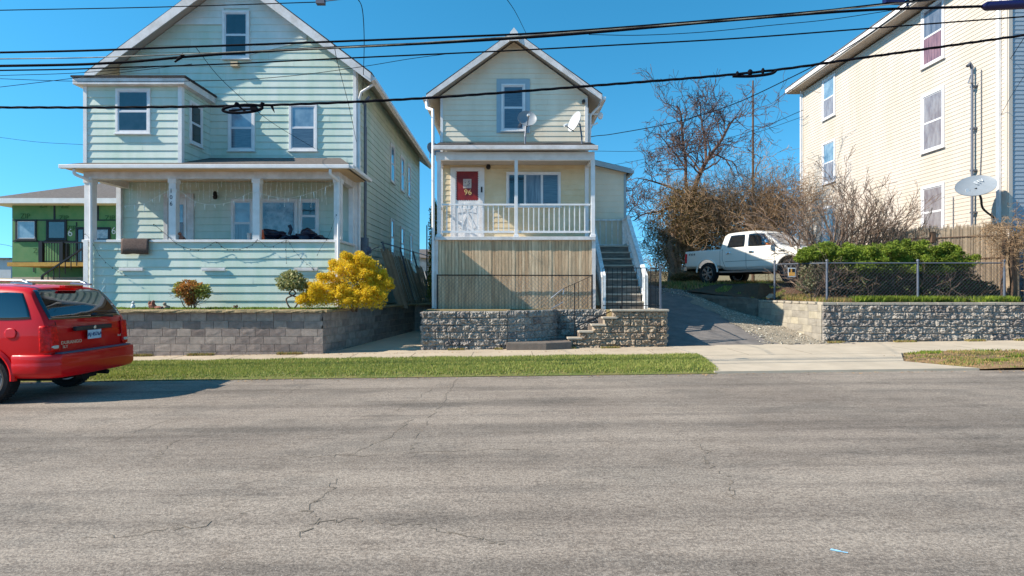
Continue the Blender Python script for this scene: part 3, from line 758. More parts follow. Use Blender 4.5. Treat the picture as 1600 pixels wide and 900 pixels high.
YW, YP = 18.0, 16.4
GH = empty('green_house', (-8.6, 18, 1.1), 'pale green two storey house with white trim, gable roof and enclosed porch, numbered 106', 'house')
XL, XR = -12.25, -4.86; AX, AZ = -8.62, 11.42; SL = .755
zt = lambda x: AZ-SL*abs(x-AX)
YB = 30.1
fw = W_((0,YW,0), X_, -Y_); rwl = W_((XR,0,0), Y_, X_); lwl = W_((XL,0,0), Y_, -X_)
mb = MB(); zs_ = 9.92
siding(mb, fw, [(XL,1.1),(XR,1.1),(XR,zt(XR)-.04),(AX,AZ-.04),(XL,zt(XL)-.04)], .215, .02, None, 3.2)
siding(mb, W_((0,YB,0), X_, Y_), [(XL,1.1),(XR,1.1),(XR,zt(XR)-.04),(AX,AZ-.04),(XL,zt(XL)-.04)], .215, .02, None, 3.2)
siding(mb, rwl, [(YW,1.1),(YB,1.1),(YB,zt(XR)-.04),(YW,zt(XR)-.04)], .215, .02, None, 3.2)
siding(mb, lwl, [(YW,1.1),(YB,1.1),(YB,zt(XL)-.04),(YW,zt(XL)-.04)], .215, .02, None, 3.2)
mb.build('wall', 'green_siding', GH)
# gable top boards, set proud: whitish stain and glare put into their colour
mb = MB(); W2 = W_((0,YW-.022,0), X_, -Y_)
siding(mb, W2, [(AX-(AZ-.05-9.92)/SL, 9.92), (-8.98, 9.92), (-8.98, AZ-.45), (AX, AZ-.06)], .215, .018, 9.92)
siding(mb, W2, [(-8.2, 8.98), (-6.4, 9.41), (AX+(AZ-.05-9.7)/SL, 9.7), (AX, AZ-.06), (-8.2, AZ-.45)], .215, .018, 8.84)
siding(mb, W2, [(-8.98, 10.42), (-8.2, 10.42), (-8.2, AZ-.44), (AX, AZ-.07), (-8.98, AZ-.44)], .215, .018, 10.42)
mb.build('gable_siding', 'pale_siding', GH, label='paler boards in the gable peak, whitish glare painted into their colour')
t = MB()
for W, u in ((fw, XR), (rwl, YW)):
    t.obox(W, u-.1 if W is fw else u, u if W is fw else u+.1, .0, .035, 1.1, zt(XR)-.05)
t.obox(fw, XL, XL+.1, 0, .035, 1.1, 7.9); t.obox(rwl, YB-.1, YB, 0, .035, 1.1, zt(XR)-.1)
each(t, 'corner_board', 'white_paint', GH)
gable_roof(GH, -13.0, -4.30, 8.14, AX, AZ, 17.55, YB+.3, .13, 'dark_shingle', 'aged_white', .22)
t = MB(); gutter(t, (-4.24, 17.6, 8.1), (-4.24, YB+.2, 8.1)); t.tube([(-4.3,17.9,8.03),(-4.7,17.95,7.8),(-4.78,18.02,7.6),(-4.78,18.05,1.2)], .04, 8)
each(t, 'gutter', 'white_paint', GH)
t = MB(); t.tube([(-4.68,18.35,7.55),(-4.68,18.35,3.3)], .045, 8); t.box(-4.85,-4.6,18.22,18.5,2.7,3.3); t.tube([(-4.7,18.6,6.9),(-4.72,18.6,1.3)], .02, 6); t.tube([(-4.7,18.2,7.5),(-4.5,18.2,7.75)], .05, 8)
t.build('meter_conduit', 'galvanised', GH)
t = MB(); t.lathe([(.0,0),(.1,0),(.13,.05),(.1,.16),(.0,.18)], (-4.66,18.36,2.9), 'x', 16); t.build('electric_meter', 'grey_plastic', GH)
# windows
def zz(py, Y): return PZ(py, Y)
window(GH, fw, -8.86, -8.02, zz(236,YW), zz(164,YW), .075, pane='glass_blind', pane2='glass_light')
window(GH, fw, -6.96, -6.08, zz(236,YW), zz(163,YW), .075, pane='glass_blind', pane2='glass_light')
window(GH, W_((0,YW-.03,0), X_, -Y_), -9.02, -8.18, zz(93,YW), zz(18,YW), .08, pane='glass_dark', pane2='glass_dark')
t = MB(); t.box(-8.72, -8.5, YW-.16, YW-.02, 8.58, 8.72); t.build('flood_light', 'ceiling_tan', GH)
for (a, b, z0, z1) in ((22.9, 23.7, 5.95, 7.5), (25.0, 25.8, 5.95, 7.5), (26.7, 27.4, 5.95, 7.5), (22.9, 23.6, 3.0, 4.5), (25.0, 25.8, 2.9, 4.4), (27.3, 27.9, 2.9, 4.3)):
    window(GH, rwl, a, b, z0, z1, .08, pane='glass_dark', pane2='glass_blind')
# porch
pf = W_((0,YP,0), X_, -Y_); PL, PR = -12.15, -4.95
mb = MB(); siding(mb, pf, [(PL,1.1),(PR,1.1),(PR,3.0),(PL,3.0)], .24, .026, None, 2.6)
siding(mb, W_((PR,0,0), Y_, X_), [(YP,1.1),(YW,1.1),(YW,3.0),(YP,3.0)], .24, .026)
siding(mb, W_((PL,0,0), Y_, -X_), [(YP,1.1),(YW,1.1),(YW,3.0),(YP,3.0)], .24, .026)
mb.box(PL+.01, PR-.01, YP+.01, YP+.12, 1.1, 2.98); mb.build('porch_wall', 'green_siding', GH)
t = MB(); t.box(PL-.05, PR+.06, YP-.07, YP+.18, 3.0, 3.07); t.box(PR-.1, PR+.07, YP+.1801, YW-.001, 3.0, 3.068); t.box(PL-.06, PL+.08, YP+.1801, YW-.001, 3.0, 3.068)
t.build('porch_cap', 'white_paint', GH, bevel=.006)
t = MB(); t.box(PL+.01, PR-.01, YP+.13, YW-.01, 2.0, 2.1); t.build('porch_floor', 'grey_wood', GH)
for (px, w2) in ((140, .11), (271, .1), (401.5, .1), (528, .1)):
    x = PX(px, YP); t = MB(); t.box(x-w2, x+w2, YP-.06, YP+.14, 3.071 if px > 150 else 3.071, 4.80); t.box(x-w2-.02, x+w2+.02, YP-.08, YP+.16, 4.68, 4.80)
    if px in (140, 528): t.box(x-w2 if px < 200 else x-w2*.6, x+w2*.2 if px < 200 else x+w2*.4, YP-.1, YP-.061, 1.1, 3.07)
    c_ = t.build('column', 'white_paint', GH, bevel=.006)
    if px == 271:
        tt = MB()
        for i, ch in enumerate('106'): tt.text(ch, .17, Matrix.Translation((x-.03, YP-.064, PZ(299+10*i, YP))) @ Matrix.Rotation(rad(90), 4, 'X'), .003)
        tt.build('house_number', 'black_metal', c_)
for (px, py0) in ((187, 0), (549, 0)):
    x = PX(px, YW-.06); t = MB(); t.box(x-.07, x+.07, YW-.12, YW-.03, 3.07, 4.95); each(t, 'pilaster', 'white_paint', GH)
t = MB(); t.box(PL, PR+.04, YP-.07, YP+.14, 4.801, 5.0); t.box(PR-.16, PR+.04, YP+.1401, YW, 4.801, 5.0); t.box(PL, PL+.2, YP+.1401, YW, 4.801, 5.0); t.build('porch_beam', 'aged_white', GH)
t = MB(); t.box(-12.4, -4.6, 16.0, YW-.03, 5.001, 5.03); t.build('porch_ceiling', 'ceiling_tan', GH)
r = MB(); ex0, ex1, ey, ez = -12.46, -4.5, 15.95, 5.05; tz = 5.76; hx = .85
vs = [(ex0,ey,ez),(ex1,ey,ez),(ex1,YW,ez),(ex0,YW,ez),(ex0,ey,ez+.07),(ex1,ey,ez+.07),(ex1,YW,ez+.07),(ex0,YW,ez+.07),(ex0+hx,YW-.03,tz),(ex1-hx,YW-.03,tz)]
r.add(vs, [(0,3,2,1),(0,1,5,4),(1,2,6,5),(3,0,4,7),(4,5,9,8),(5,6,9),(7,4,8),(2,3,7,8,9,6)])
r.build('porch_roof', 'shingle', GH)
g = MB(); gutter(g, (ex0-.02, ey-.05, ez+.0), (ex1+.02, ey-.05, ez+.0), .062); gutter(g, (ex1+.07, ey-.05, ez+.0), (ex1+.07, YW, ez+.0), .062)
g.build('porch_gutter', 'white_paint', GH, bevel=.012)
g = MB()
for sx, x in ((1, PX(128, 16.2)), (-1, PX(521, 16.2))):
    xx = x+.2*sx*1.0 if sx > 0 else x+.12
    g.tube(catmull([(x, 15.93, 4.98), (x, 15.95, 4.85), (xx, 16.2, 4.72), (xx, 16.28, 4.5), (xx, 16.28, 1.15)], 4), .042, 8)
each(g, 'downspout', 'white_paint', GH, smooth=True)
# door, triple window, lamp
dW = fw; d = MB(); x0, x1 = -10.86, -9.92
for a, b in ((x0, x0+.13), (x1-.11, x1)): d.obox(dW, a, b, 0, .06, 2.1, 4.62)
d.obox(dW, x0, x1, 0, .065, 4.52, 4.64); do = d.build('door_frame', 'aged_white', GH, bevel=.004)
d = MB(); d.obox(dW, x0+.131, x1-.111, .02, .04, 2.1, 4.519); dr = d.build('door', 'aged_white', GH)
d = MB(); d.obox(dW, -10.45, -10.25, .041, .05, 2.9, 3.75); d.build('pane', 'glass_red', dr)
d = MB(); d.obox(dW, -10.45, -10.25, .041, .05, 3.75, 4.3); d.build('pane', 'glass_light', dr)
d = MB(); d.obox(dW, -10.2, -10.15, .041, .06, 2.6, 4.45); d.build('trim_strip', 'white_paint', dr)
window(GH, fw, -8.76, -8.06, 2.98, zz(311,YW), .085, pane='glass_curtain', pane2='glass_light')
window(GH, fw, -8.04, -6.68, 2.98, zz(311,YW), .085, rows=1, pane='glass_haze')
window(GH, fw, -6.66, -6.02, 2.98, zz(311,YW), .085, rows=3, pane='glass_dark')
d = MB(); d.lathe([(.0,-.1),(.05,-.08),(.07,0),(.05,.12),(.02,.16),(0,.16)], (-9.23, YW-.1, 4.55), 'z', 10); d.build('porch_lamp', 'black_metal', GH)
for px in (207, 335, 479):
    x = PX(px, YP); d = MB(); d.box(x-.34, x+.34, YP-.075, YP-.03, PZ(423.5,YP), PZ(418.5,YP)); d.build('wall_vent', 'aged_white', GH, bevel=.01)
# bay over the porch
BY = 16.45; bf = W_((0,BY,0), X_, -Y_); bs = W_((-9.44,0,0), Y_, X_); bl_ = W_((-12.19,0,0), Y_, -X_)
mb = MB()
for W, q in ((bf, (-12.19, -9.44)), (bs, (BY, YW)), (bl_, (BY, YW))): siding(mb, W, [(q[0],5.2),(q[1],5.2),(q[1],7.45),(q[0],7.45)], .215, .02, None, 3.2)
bw = mb.build('bay', 'green_siding', GH)
t = MB()
t.obox(bf, -12.22, -12.12, 0, .04, 5.2, 7.45); t.obox(bf, -9.52, -9.41, 0, .04, 5.2, 7.45); t.obox(bs, BY, BY+.09, 0, .035, 5.2, 7.45)
each(t, 'corner_board', 'white_paint', bw)
t = MB(); t.box(-12.4, -9.24, BY-.2, YW-.03, 7.45, 7.64); br = t.build('roof', 'aged_white', bw, bevel=.01)
t = MB(); t.box(-12.43, -9.2, BY-.24, YW-.03, 7.6405, 7.69); t.build('roof_edge', 'dark_shingle', bw)
window(bw, bf, PX(182,BY), PX(236,BY), PZ(209,BY), PZ(139,BY), .07, pane='glass_dark', pane2='glass_dark')
window(bw, bs, 16.82, 17.5, 5.95, 7.2, .07, pane='glass_dark', pane2='glass_dark')
# string lights and things on the porch
ic = MB(); rgi = random.Random(2)
for i in range(46):
    x = PX(200+i*7.0+rgi.uniform(-2,2), YP+.2); L_ = rgi.uniform(.15, .75); yy = YP+.2
    pts = [(x+rgi.uniform(-.015,.015), yy, 4.78-L_*k/4) for k in range(5)]; ic.tube(pts, .0035, 3)
    for k in range(1, 5): ic.blob((pts[k][0], yy, pts[k][2]), (.011, .011, .018), 0, 1, 1)
ic.tube([(PL+.2,YP+.2,4.79),(PR-.1,YP+.2,4.79)], .005, 4)
ic.build('string_lights', 'bulb', label='row of short hanging icicle lights under the porch beam', cat='string lights')
ic = MB()
sw = catmull([P(195,322,YP-.1),P(225,318,YP-.1),P(250,305,YP-.1),P(275,296,YP-.1),P(305,315,YP-.1),P(335,320,YP-.1),P(365,314,YP-.1),P(395,300,YP-.1),P(420,306,YP-.1),P(450,310,YP-.1),P(490,300,YP-.1),P(527,285,YP-.1)], 6)
ic.tube(sw, .005, 4)
for i, p in enumerate(sw):
    if i % 3 == 0: l = rgi.uniform(.06, .24); q = p+Vector((rgi.uniform(-.03,.03), 0, -l)); ic.tube([p, q], [.013, .005], 4)
ic.build('string_lights', 'bulb', label='drooping swag of pale icicle lights strung between the porch columns', cat='string lights')
ic = MB()
def garland(pp, w=.004, bul=4):
    c = catmull([P(x, y, YP-.11) for x, y in pp], 6); ic.tube(c, w, 4)
    for i, p in enumerate(c):
        if i % bul == 0: ic.blob((p.x+rgi.uniform(-.015,.015), p.y, p.z-.02), (.012,.012,.02), 0, 1, 1)
garland([(240,350),(258,365),(275,380),(292,388),(310,390),(325,385),(338,378),(350,388),(365,390),(380,388),(395,382),(402,374)], .005)
garland([(133,365),(142,375),(155,398),(170,414),(185,424),(200,432)], .003)
garland([(402,374),(420,386),(440,378),(450,376),(460,392),(475,408),(490,420)], .003)
garland([(525,335),(515,365),(500,390),(495,400)], .003); garland([(447,377),(447,395),(448,410)], .003)
ic.build('light_garland', 'cable', label='dark green wire of festive bulbs sagging over the porch parapet', cat='string lights')
tw = MB(); tx0, tx1 = PX(190, YP-.1), PX(233, YP-.1); n = 12; rows = [(YP+.17, 2.85), (YP+.17, 3.085), (YP-.09, 3.085), (YP-.11, 3.02), (YP-.115, 2.85), (YP-.115, 2.66)]
vs = []
for j, (y, z) in enumerate(rows):
    for i in range(n+1):
        x = tx0+(tx1-tx0)*i/n; k = noise.noise(Vector((x*5, j, 2))); vs.append((x+.01*k, y-.012*abs(k), z+(.03*k if j in (0,5) else 0)))
tw.add(vs, [(j*(n+1)+i, j*(n+1)+i+1, (j+1)*(n+1)+i+1, (j+1)*(n+1)+i) for j in range(5) for i in range(n)])
two = tw.build('towel', 'towel', smooth=True, label='dark brown towel draped over the white porch parapet cap', cat='towel')
sm = two.modifiers.new('s', 'SOLIDIFY'); sm.thickness = .02
hp = MB(); 
for i, (px, pz, rx, rz) in enumerate(((425,368,.36,.2),(445,372,.3,.14),(478,366,.3,.18),(460,370,.2,.12),(495,371,.25,.13))): hp.blob((PX(px,16.9), 16.9+.05*i, PZ(pz,16.9)-.05), (rx, .25, rz), .35, 3, 3, i)
hp.tube([P(452,367,16.8), P(455,358,16.8), P(452,352,16.8)], .05, 6)
hp.build('tarp_bundle', 'tarp', smooth=True, label='dark blue tarp covered heap behind the parapet under the porch window', cat='bundle')
hp = MB(); hp.lathe([(0,0),(.07,0),(.07,.03),(.05,.05),(.02,.3),(0,.3)], (PX(411,16.55),16.52,3.071), 'z', 12); hp.build('traffic_cone', 'orange', label='small orange cone on the porch parapet beside the middle column', cat='cone')
hp = MB(); hp.lathe([(0,0),(.05,0),(.065,.2),(.0,.2)], (PX(390,16.5),16.48,3.071), 'z', 12); hp.build('cup', 'paper', label='pale paper cup standing on the parapet beside the tarp heap', cat='cup')
hp = MB(); hp.blob((PX(284,16.5),16.5,3.13), (.07,.06,.08), .15, 2, 2, 1); hp.blob((PX(282,16.5),16.47,3.25), (.05,.05,.05), .1, 2, 2, 2); hp.tube([(PX(288,16.5),16.5,3.15),(PX(290,16.5),16.5,3.08)], .02, 5)
hp.build('dog_figurine', 'rock_red', label='small brown and white animal figurine on the parapet by the door', cat='figurine')

# ================= HOUSE 96 =================
YW9, YP9 = 18.2, 17.1
H9 = empty('cream_house', (.06, 18.2, 1.08), 'narrow cream house with a red door numbered 96 above a tall wooden skirt', 'house')
L9, R9 = -2.26, 2.39; A9, Z9 = .06, 9.50; s9 = .735
zt9 = lambda x: Z9-s9*abs(x-A9)
f9 = W_((0,YW9,0), X_, -Y_)
mb = MB(); YB9 = 27.5
for W, N_ in ((f9, 0), (W_((0,YB9,0), X_, Y_), 1)):
    siding(mb, W, [(L9,6.0 if not N_ else 1.0),(R9,6.0 if not N_ else 1.0),(R9,zt9(R9)-.03),(A9,Z9-.03),(L9,zt9(L9)-.03)], .165, .014, None, 3.4)
for W in (W_((R9,0,0), Y_, X_), W_((L9,0,0), Y_, -X_)): siding(mb, W, [(YW9,1.0),(YB9,1.0),(YB9,zt9(R9)-.03),(YW9,zt9(R9)-.03)], .165, .014)
mb.build('wall', 'cream_siding', H9)
mb = MB(); siding(mb, f9, [(L9,3.1),(R9,3.1),(R9,6.0),(L9,6.0)], .17, .014, 3.1, 2.8); mb.build('porch_wall', 'yellow_siding', H9, label='yellower siding at the back of the porch')
t = MB(); t.obox(f9, L9, L9+.08, 0, .03, 3.2, zt9(L9)-.1); t.obox(f9, R9-.09, R9, 0, .03, 3.2, zt9(R9)-.1); t.obox(W_((R9,0,0), Y_, X_), YW9, YW9+.08, 0, .03, 1.1, 7.4); each(t, 'corner_board', 'white_paint', H9)
gable_roof(H9, -2.62, 2.76, 7.60, A9, Z9+.06, 17.75, YB9+.3, .09, 'dark_shingle', 'aged_white', .15)
t = MB(); t.prism([(A9-.16,17.68,Z9-.2),(A9+.16,17.68,Z9-.2),(A9+.12,17.68,Z9+.05),(A9,17.68,Z9+.2),(A9-.12,17.68,Z9+.05)], (0,.04,0)); t.build('peak_trim', 'white_paint', H9)
t = MB(); gutter(t, (2.84, 17.75, 7.55), (2.84, YB9, 7.55), .055); gutter(t, (-2.70, 17.75, 7.55), (-2.70, YB9, 7.55), .055)
t.tube([(-2.66,17.85,7.5),(-2.60,17.6,7.2),(-2.36,17.15,7.0),(-2.34,17.05,6.8),(-2.33,17.05,1.1)], .045, 8); t.tube([(2.8,18.3,7.5),(2.5,18.35,7.2),(2.47,18.35,6.3)], .04, 8)
each(t, 'gutter', 'white_paint', H9, smooth=True)
f = MB(); wx0, wx1, wz0, wz1 = PX(776,YW9), PX(828,YW9), PZ(208,YW9), PZ(124,YW9)
for (a, b, c, d_) in ((wx0,wx1,wz1-.16,wz1),(wx0,wx0+.15,wz0,wz1-.16),(wx1-.15,wx1,wz0,wz1-.16),(wx0+.15,wx1-.15,wz0,wz0+.06)): f.obox(f9, a, b, 0, .04, c, d_)
f.build('window_surround', 'blue_trim', H9)
window(H9, f9, wx0+.15, wx1-.15, wz0+.06, wz1-.16, .06, pane='glass_blind', pane2='glass_blind', proud=.07)
t = MB(); t.lathe([(0,0),(.05,0),(.06,.08),(.035,.16),(0,.17)], (PX(911,YW9), YW9-.2, 7.55), 'y', 10); t.box(PX(911,YW9)-.03, PX(911,YW9)+.03, YW9-.1, YW9, 7.52, 7.6); t.build('flood_light', 'black_metal', H9)
t = MB(); t.blob((2.82,18.4,7.2), (.09,.09,.12), .05, 2, 2); t.bar((2.4,18.4,7.25),(2.8,18.4,7.25), .04); t.bar((2.45,18.4,6.85),(2.75,18.5,7.0), .05); t.build('side_lamp', 'white_paint', H9)
# porch
r = MB(); r.prism([(L9-.02,16.86,5.80),(L9-.02,YW9-.02,6.20),(L9-.02,YW9-.02,6.30),(L9-.02,16.86,5.88)], (R9-L9+.1,0,0)); r.build('porch_roof', 'dark_shingle', H9)
t = MB(); gutter(t, (L9-.04,16.80,5.79), (R9+.12,16.80,5.79), .07); t.build('porch_gutter', 'aged_white', H9, bevel=.012)
t = MB(); t.box(L9, R9+.06, YP9-.02, YP9+.12, 5.50, 5.74); t.box(L9, L9+.1, YP9+.1201, YW9-.02, 5.5, 5.74); t.box(R9-.05, R9+.06, YP9+.1201, YW9-.02, 5.5, 5.74); t.build('porch_beam', 'white_paint', H9)
t = MB(); t.box(L9+.1005, R9-.0505, YP9+.1205, YW9-.016, 5.58, 5.62); t.build('porch_ceiling', 'soffit', H9)
for px, w2 in ((686,.055),(806.5,.05),(926.5,.06)):
    x = PX(px, YP9+.02); t = MB(); t.box(x-w2, x+w2, YP9-.01, YP9+.1, 3.2205, 5.50); t.box(x-w2-.025, x+w2+.025, YP9-.035, YP9+.125, 3.2207, 3.29); t.build('post', 'white_paint', H9, bevel=.006)
t = MB(); t.box(L9-.02, R9+.08, YP9-.09, YW9, 3.12, 3.22); t.build('porch_floor', 'aged_white', H9, bevel=.006)
def rail(parent, a, b, z0, z1, n, zb=None, m='white_paint', post=None, name='railing'):
    a = Vector(a); b = Vector(b); t = MB(); U_ = (b-a)
    t.bar(a+Z_*z1, b+Z_*(z1 if zb is None else z1+zb), .07, .05); t.bar(a+Z_*(z0+.08), b+Z_*((z0+.08) if zb is None else z0+.08+zb), .05, .06)
    for i in range(1, n):
        p = a+U_*i/n; dz = 0 if zb is None else zb*i/n; t.bar(p+Z_*(z0+.1+dz), p+Z_*(z1-.02+dz), .03)
    return t.build(name, m, parent)
for (a, b, n) in ((PX(690,YP9), PX(803,YP9), 14), (PX(810,YP9), PX(922,YP9), 14)):
    rail(H9, (a, YP9+.04, 0), (b, YP9+.04, 0), 3.29, 4.18, n)
rail(H9, (L9+.06, YP9+.12, 0), (L9+.06, YW9-.05, 0), 3.29, 4.18, 6)
# door
d = MB(); x0, x1 = PX(704,YW9), PX(757,YW9)
d.obox(f9, x0, x0+.16, .0, .05, 3.22, 5.5); d.obox(f9, x1-.14, x1, .0, .05, 3.22, 5.5); d.obox(f9, x0+.16, x1-.14, .0, .05, 5.38, 5.5); d.build('door_frame', 'white_paint', H9, bevel=.004)
d = MB(); d.obox(f9, x0+.161, x1-.141, .01, .03, 3.22, 5.379); dr = d.build('door', 'white_paint', H9)
rx0, rx1, rz0, rz1 = PX(714,YW9), PX(746.5,YW9), PZ(312.5,YW9), PZ(267,YW9)
sc = []; 
def scal(p, q, n):
    for i in range(n):
        for k in range(4):
            t_ = (i+k/4)/n; a_ = Vector(p).lerp(Vector(q), t_); dv = (Vector(q)-Vector(p)).normalized(); nn = Vector((dv.y, -dv.x)); s_ = math.sin(math.pi*k/4)*.022; sc.append((a_.x+nn.x*s_, a_.y+nn.y*s_))
scal((rx0,rz0),(rx1,rz0),9); scal((rx1,rz0),(rx1,rz1),13); scal((rx1,rz1),(rx0,rz1),9); scal((rx0,rz1),(rx0,rz0),13)
d = MB(); d.prism([(x, YW9-.034, z) for x, z in sc], (0,.003,0)); rp = d.build('door_panel', 'door_red', dr, label='dark red scallop-edged panel')
cx = (rx0+rx1)/2
d = MB(); d.box(cx-.13, cx+.13, YW9-.042, YW9-.036, PZ(294.5,YW9), PZ(280,YW9)); d.build('picture', 'paper', dr)
d = MB(); 
for (ax, az, rr) in ((-.06,.02,.02),(.04,.05,.02),(.02,-.05,.025),(-.03,-.08,.015),(.07,-.01,.02)): d.blob((cx+ax, YW9-.043, PZ(287,YW9)+az), (rr,.003,rr*.7), .2, 2, 1)
d.build('picture_marks', 'zip_tape', dr)
d = MB(); d.text('96', .25, Matrix.Translation((cx+.02, YW9-.042, PZ(301,YW9))) @ Matrix.Rotation(rad(90), 4, 'X'), .004); d.build('house_number', 'gold', dr)
d = MB(); bz = 4.12; 
for s in (-1, 1): 
    d.prism([(cx,YW9-.045,bz),(cx+s*.27,YW9-.045,bz+.13),(cx+s*.30,YW9-.045,bz-.06),(cx+s*.1,YW9-.045,bz-.03)], (0,.012,0))
    d.prism([(cx+s*.02,YW9-.045,bz-.03),(cx+s*.28,YW9-.045,bz-.5),(cx+s*.17,YW9-.045,bz-.56),(cx-s*.03,YW9-.045,bz-.05)], (0,.012+.004*s,0))
d.prism([(cx-.08,YW9-.05,bz+.28),(cx+.08,YW9-.05,bz+.28),(cx+.1,YW9-.05,bz+.05),(cx-.1,YW9-.05,bz+.05)], (0,.014,0))
d.build('door_cross_trim', 'white_paint', dr, bevel=.004)
d = MB(); d.box(PX(752.5,YW9)-.02, PX(752.5,YW9)+.03, YW9-.075, YW9-.051, PZ(301,YW9), PZ(292.5,YW9)); d.build('door_bell', 'black_plastic', H9)
d = MB(); d.bar((PX(749.5,YW9-.1), YW9-.09, 3.5), (PX(749.5,YW9-.1), YW9-.09, 4.7), .03); d.build('handle', 'white_paint', dr)
d = MB(); d.lathe([(0,0),(.055,.02),(.075,.08),(.05,.17),(0,.19)], (PX(763,YW9-.1), YW9-.1, PZ(266,YW9)), 'z', 12); d.build('porch_lamp', 'black_metal', H9)
window(H9, f9, PX(791,YW9), PX(876,YW9), PZ(323,YW9), PZ(269,YW9), .06, rows=1, cols=3, pane=['glass_dark','glass_curtain','glass_blind'])
# skirt of vertical boards
sk = MB(); n = 46; x0, x1 = L9+.07, R9-.02
for i in range(n):
    a = x0+(x1-x0)*i/n; sk.box(a+.003, x0+(x1-x0)*(i+1)/n-.006, YP9+R.uniform(-.004,.004), YP9+.025, 1.06, 3.119)
sk.build('skirt_boards', 'wood_board', H9, label='weathered brown vertical skirt boards')
t = MB(); t.box(x0, x1, YP9+.028, YP9+.1, 1.06, 3.1); t.box(R9-.1, R9-.05, YP9+.1, YW9, 1.06, 3.1); t.build('skirt_backing', 'dark_wall_block', H9)
t = MB(); t.box(R9-.02, R9+.09, YP9-.02, YP9+.09, 1.06, 3.119); t.box(L9-.05, L9+.065, YP9-.02, YP9+.09, 1.06, 3.119); t.build('skirt_corner', 'aged_white', H9)
# rear extension
eW = W_((0,20.6,0), X_, -Y_)
mb = MB(); siding(mb, eW, [(R9,1.0),(4.08,1.0),(4.08,5.82),(R9,6.2)], .2, .015); siding(mb, W_((4.08,0,0), Y_, X_), [(20.6,1.0),(26,1.0),(26,5.82),(20.6,5.82)], .2, .015); mb.build('extension_wall', 'cream_siding', H9)
r = MB(); r.prism([(R9,20.35,6.22),(4.2,20.35,5.80),(4.2,20.35,5.93),(R9,20.35,6.36)], (0,5.8,0)); r.build('extension_roof', 'dark_shingle', H9)
t = MB(); t.prism([(R9,20.31,6.16),(4.21,20.31,5.74),(4.21,20.31,5.91),(R9,20.31,6.34)], (0,.035,0)); gutter(t, (4.25,20.3,5.8), (4.25,26,5.8), .055); t.obox(eW, 4.0, 4.08, 0, .03, 1.0, 5.78); t.build('extension_trim', 'blue_trim', H9)
# outside stairs
ST = empty('outside_stairs', (3.3, 18.2, 1.08), 'weathered wooden stairs with white railings climbing to the cream house porch', 'stairs')
ns = 9; zB, zT = 1.08, 3.12; yB, yT = 17.0, 19.5
tr = MB(); ri = MB()
for i in range(ns):
    y = yB+(yT-yB)*i/ns; z = zB+(zT-zB)*(i+1)/ns
    tr.box(2.74, 3.90, y-.03, y+(yT-yB)/ns+.02, z-.045, z); ri.box(2.76, 3.88, y+.0, y+.02, z-(zT-zB)/ns+.001, z-.046)
tr.box(2.5, 4.0, yT+.021, 20.55, 3.08, 3.12); tr.build('treads', 'tread_wood', ST); ri.build('risers', 'grey_wood', ST)
sg = MB()
for x in (2.70, 3.94):
    sg.prism([(x-.03,yB-.1,zB-.1),(x-.03,yB+.25,zB-.1),(x-.03,yT,zT-.35),(x-.03,yT,zT-.02),(x-.03,yB-.1,zB+.14)], (.06 if x > 3 else .05,0,0))
sg.build('stringer', 'peeling_white', ST)
def srail(x, name='railing'):
    t = MB(); h = .93; a = Vector((x,yB-.05,zB)); b = Vector((x,yT,zT))
    t.bar(a+Z_*h, b+Z_*h, .13, .05); t.bar(a+Z_*(h-.1), b+Z_*(h-.1), .03, .14); t.bar(a+Z_*.22, b+Z_*.22, .05, .06)
    for i in range(1, 16):
        p = a.lerp(b, i/16); t.bar(p+Z_*.2, p+Z_*(h-.02), .045)
    for p in (a, b): t.bar(p+Z_*-.02, p+Z_*(h+.06), .1)
    t.build(name, 'peeling_white', ST)
srail(2.70); srail(3.94)
rail(ST, (2.5,20.5,0), (3.98,20.5,0), 3.14, 4.12, 7, m='peeling_white'); rail(ST, (3.98,19.6,0), (3.98,20.45,0), 3.14, 4.12, 8, m='peeling_white')
t = MB()
for x, y in ((3.96,19.62),(3.96,20.5),(2.55,20.45)): t.bar((x,y,1.0),(x,y,4.18 if x > 3 else 3.1), .09)
each(t, 'post', 'peeling_white', ST)
# satellite dishes
def dish(name, C, dirv, r, arm, foot, m, label, flip=1, text=None, ell=1.0):
    D = empty(name, foot, label, 'satellite dish')
    d = Vector(dirv).normalized(); q = d.to_track_quat('Z', 'Y').to_matrix().to_4x4(); M = Matrix.Translation(C) @ q
    b = MB(); prof = [(0.0,0),(r*.35,.02*r*2),(r*.7,.08*r*2),(r*.97,.17*r*2),(r,.185*r*2),(r*1.0,.165*r*2),(r*.7,.06*r*2),(r*.35,0),(0,-.02)]
    b.M = M @ Matrix.Scale(ell, 4, Vector((1,0,0))); b.lathe([(max(p[0],.0001), p[1]) for p in prof], (0,0,0), 'z', 40); re = b.build('reflector', m, D, smooth=True, sharp=70)
    a = MB(); tip = M @ Vector(arm); a.tube([M @ Vector((0, -r*.92, .1*r)), M @ Vector((arm[0]*.3, arm[1]*.8-r*.25, arm[2]*.5)), tip], .016, 6); a.tube([M @ Vector((0,0,-.01)), M @ Vector((0,0,-.1)), Vector(foot)+Vector((0,0,.25)), foot], .026, 8)
    a.build('mast', 'galvanised', D)
    l = MB(); dd = (Vector(C)+d*.1*r-tip).normalized(); l.tube([tip-dd*.05, tip+dd*.03, tip+dd*.09], [.035,.05,.035], 10); l.build('receiver', 'dish_white', D)
    return D, re, M
dish('satellite_dish', (PX(823,17.6), 17.62, PZ(188,17.6)), (.12,-1,.45), .29, (0,-.12,.38), (PX(820.5,17.5), 17.5, 6.04), 'dish_grey', 'round pale satellite dish on the porch roof in front of the upper window')
dish('satellite_dish', (PX(902,17.5), 17.5, PZ(192,17.5)), (-.86,-.42,.3), .32, (-.0,-.25,.36), (PX(909,17.5), 17.5, 6.04), 'dish_white', 'white satellite dish turned sideways at the right end of the porch roof')
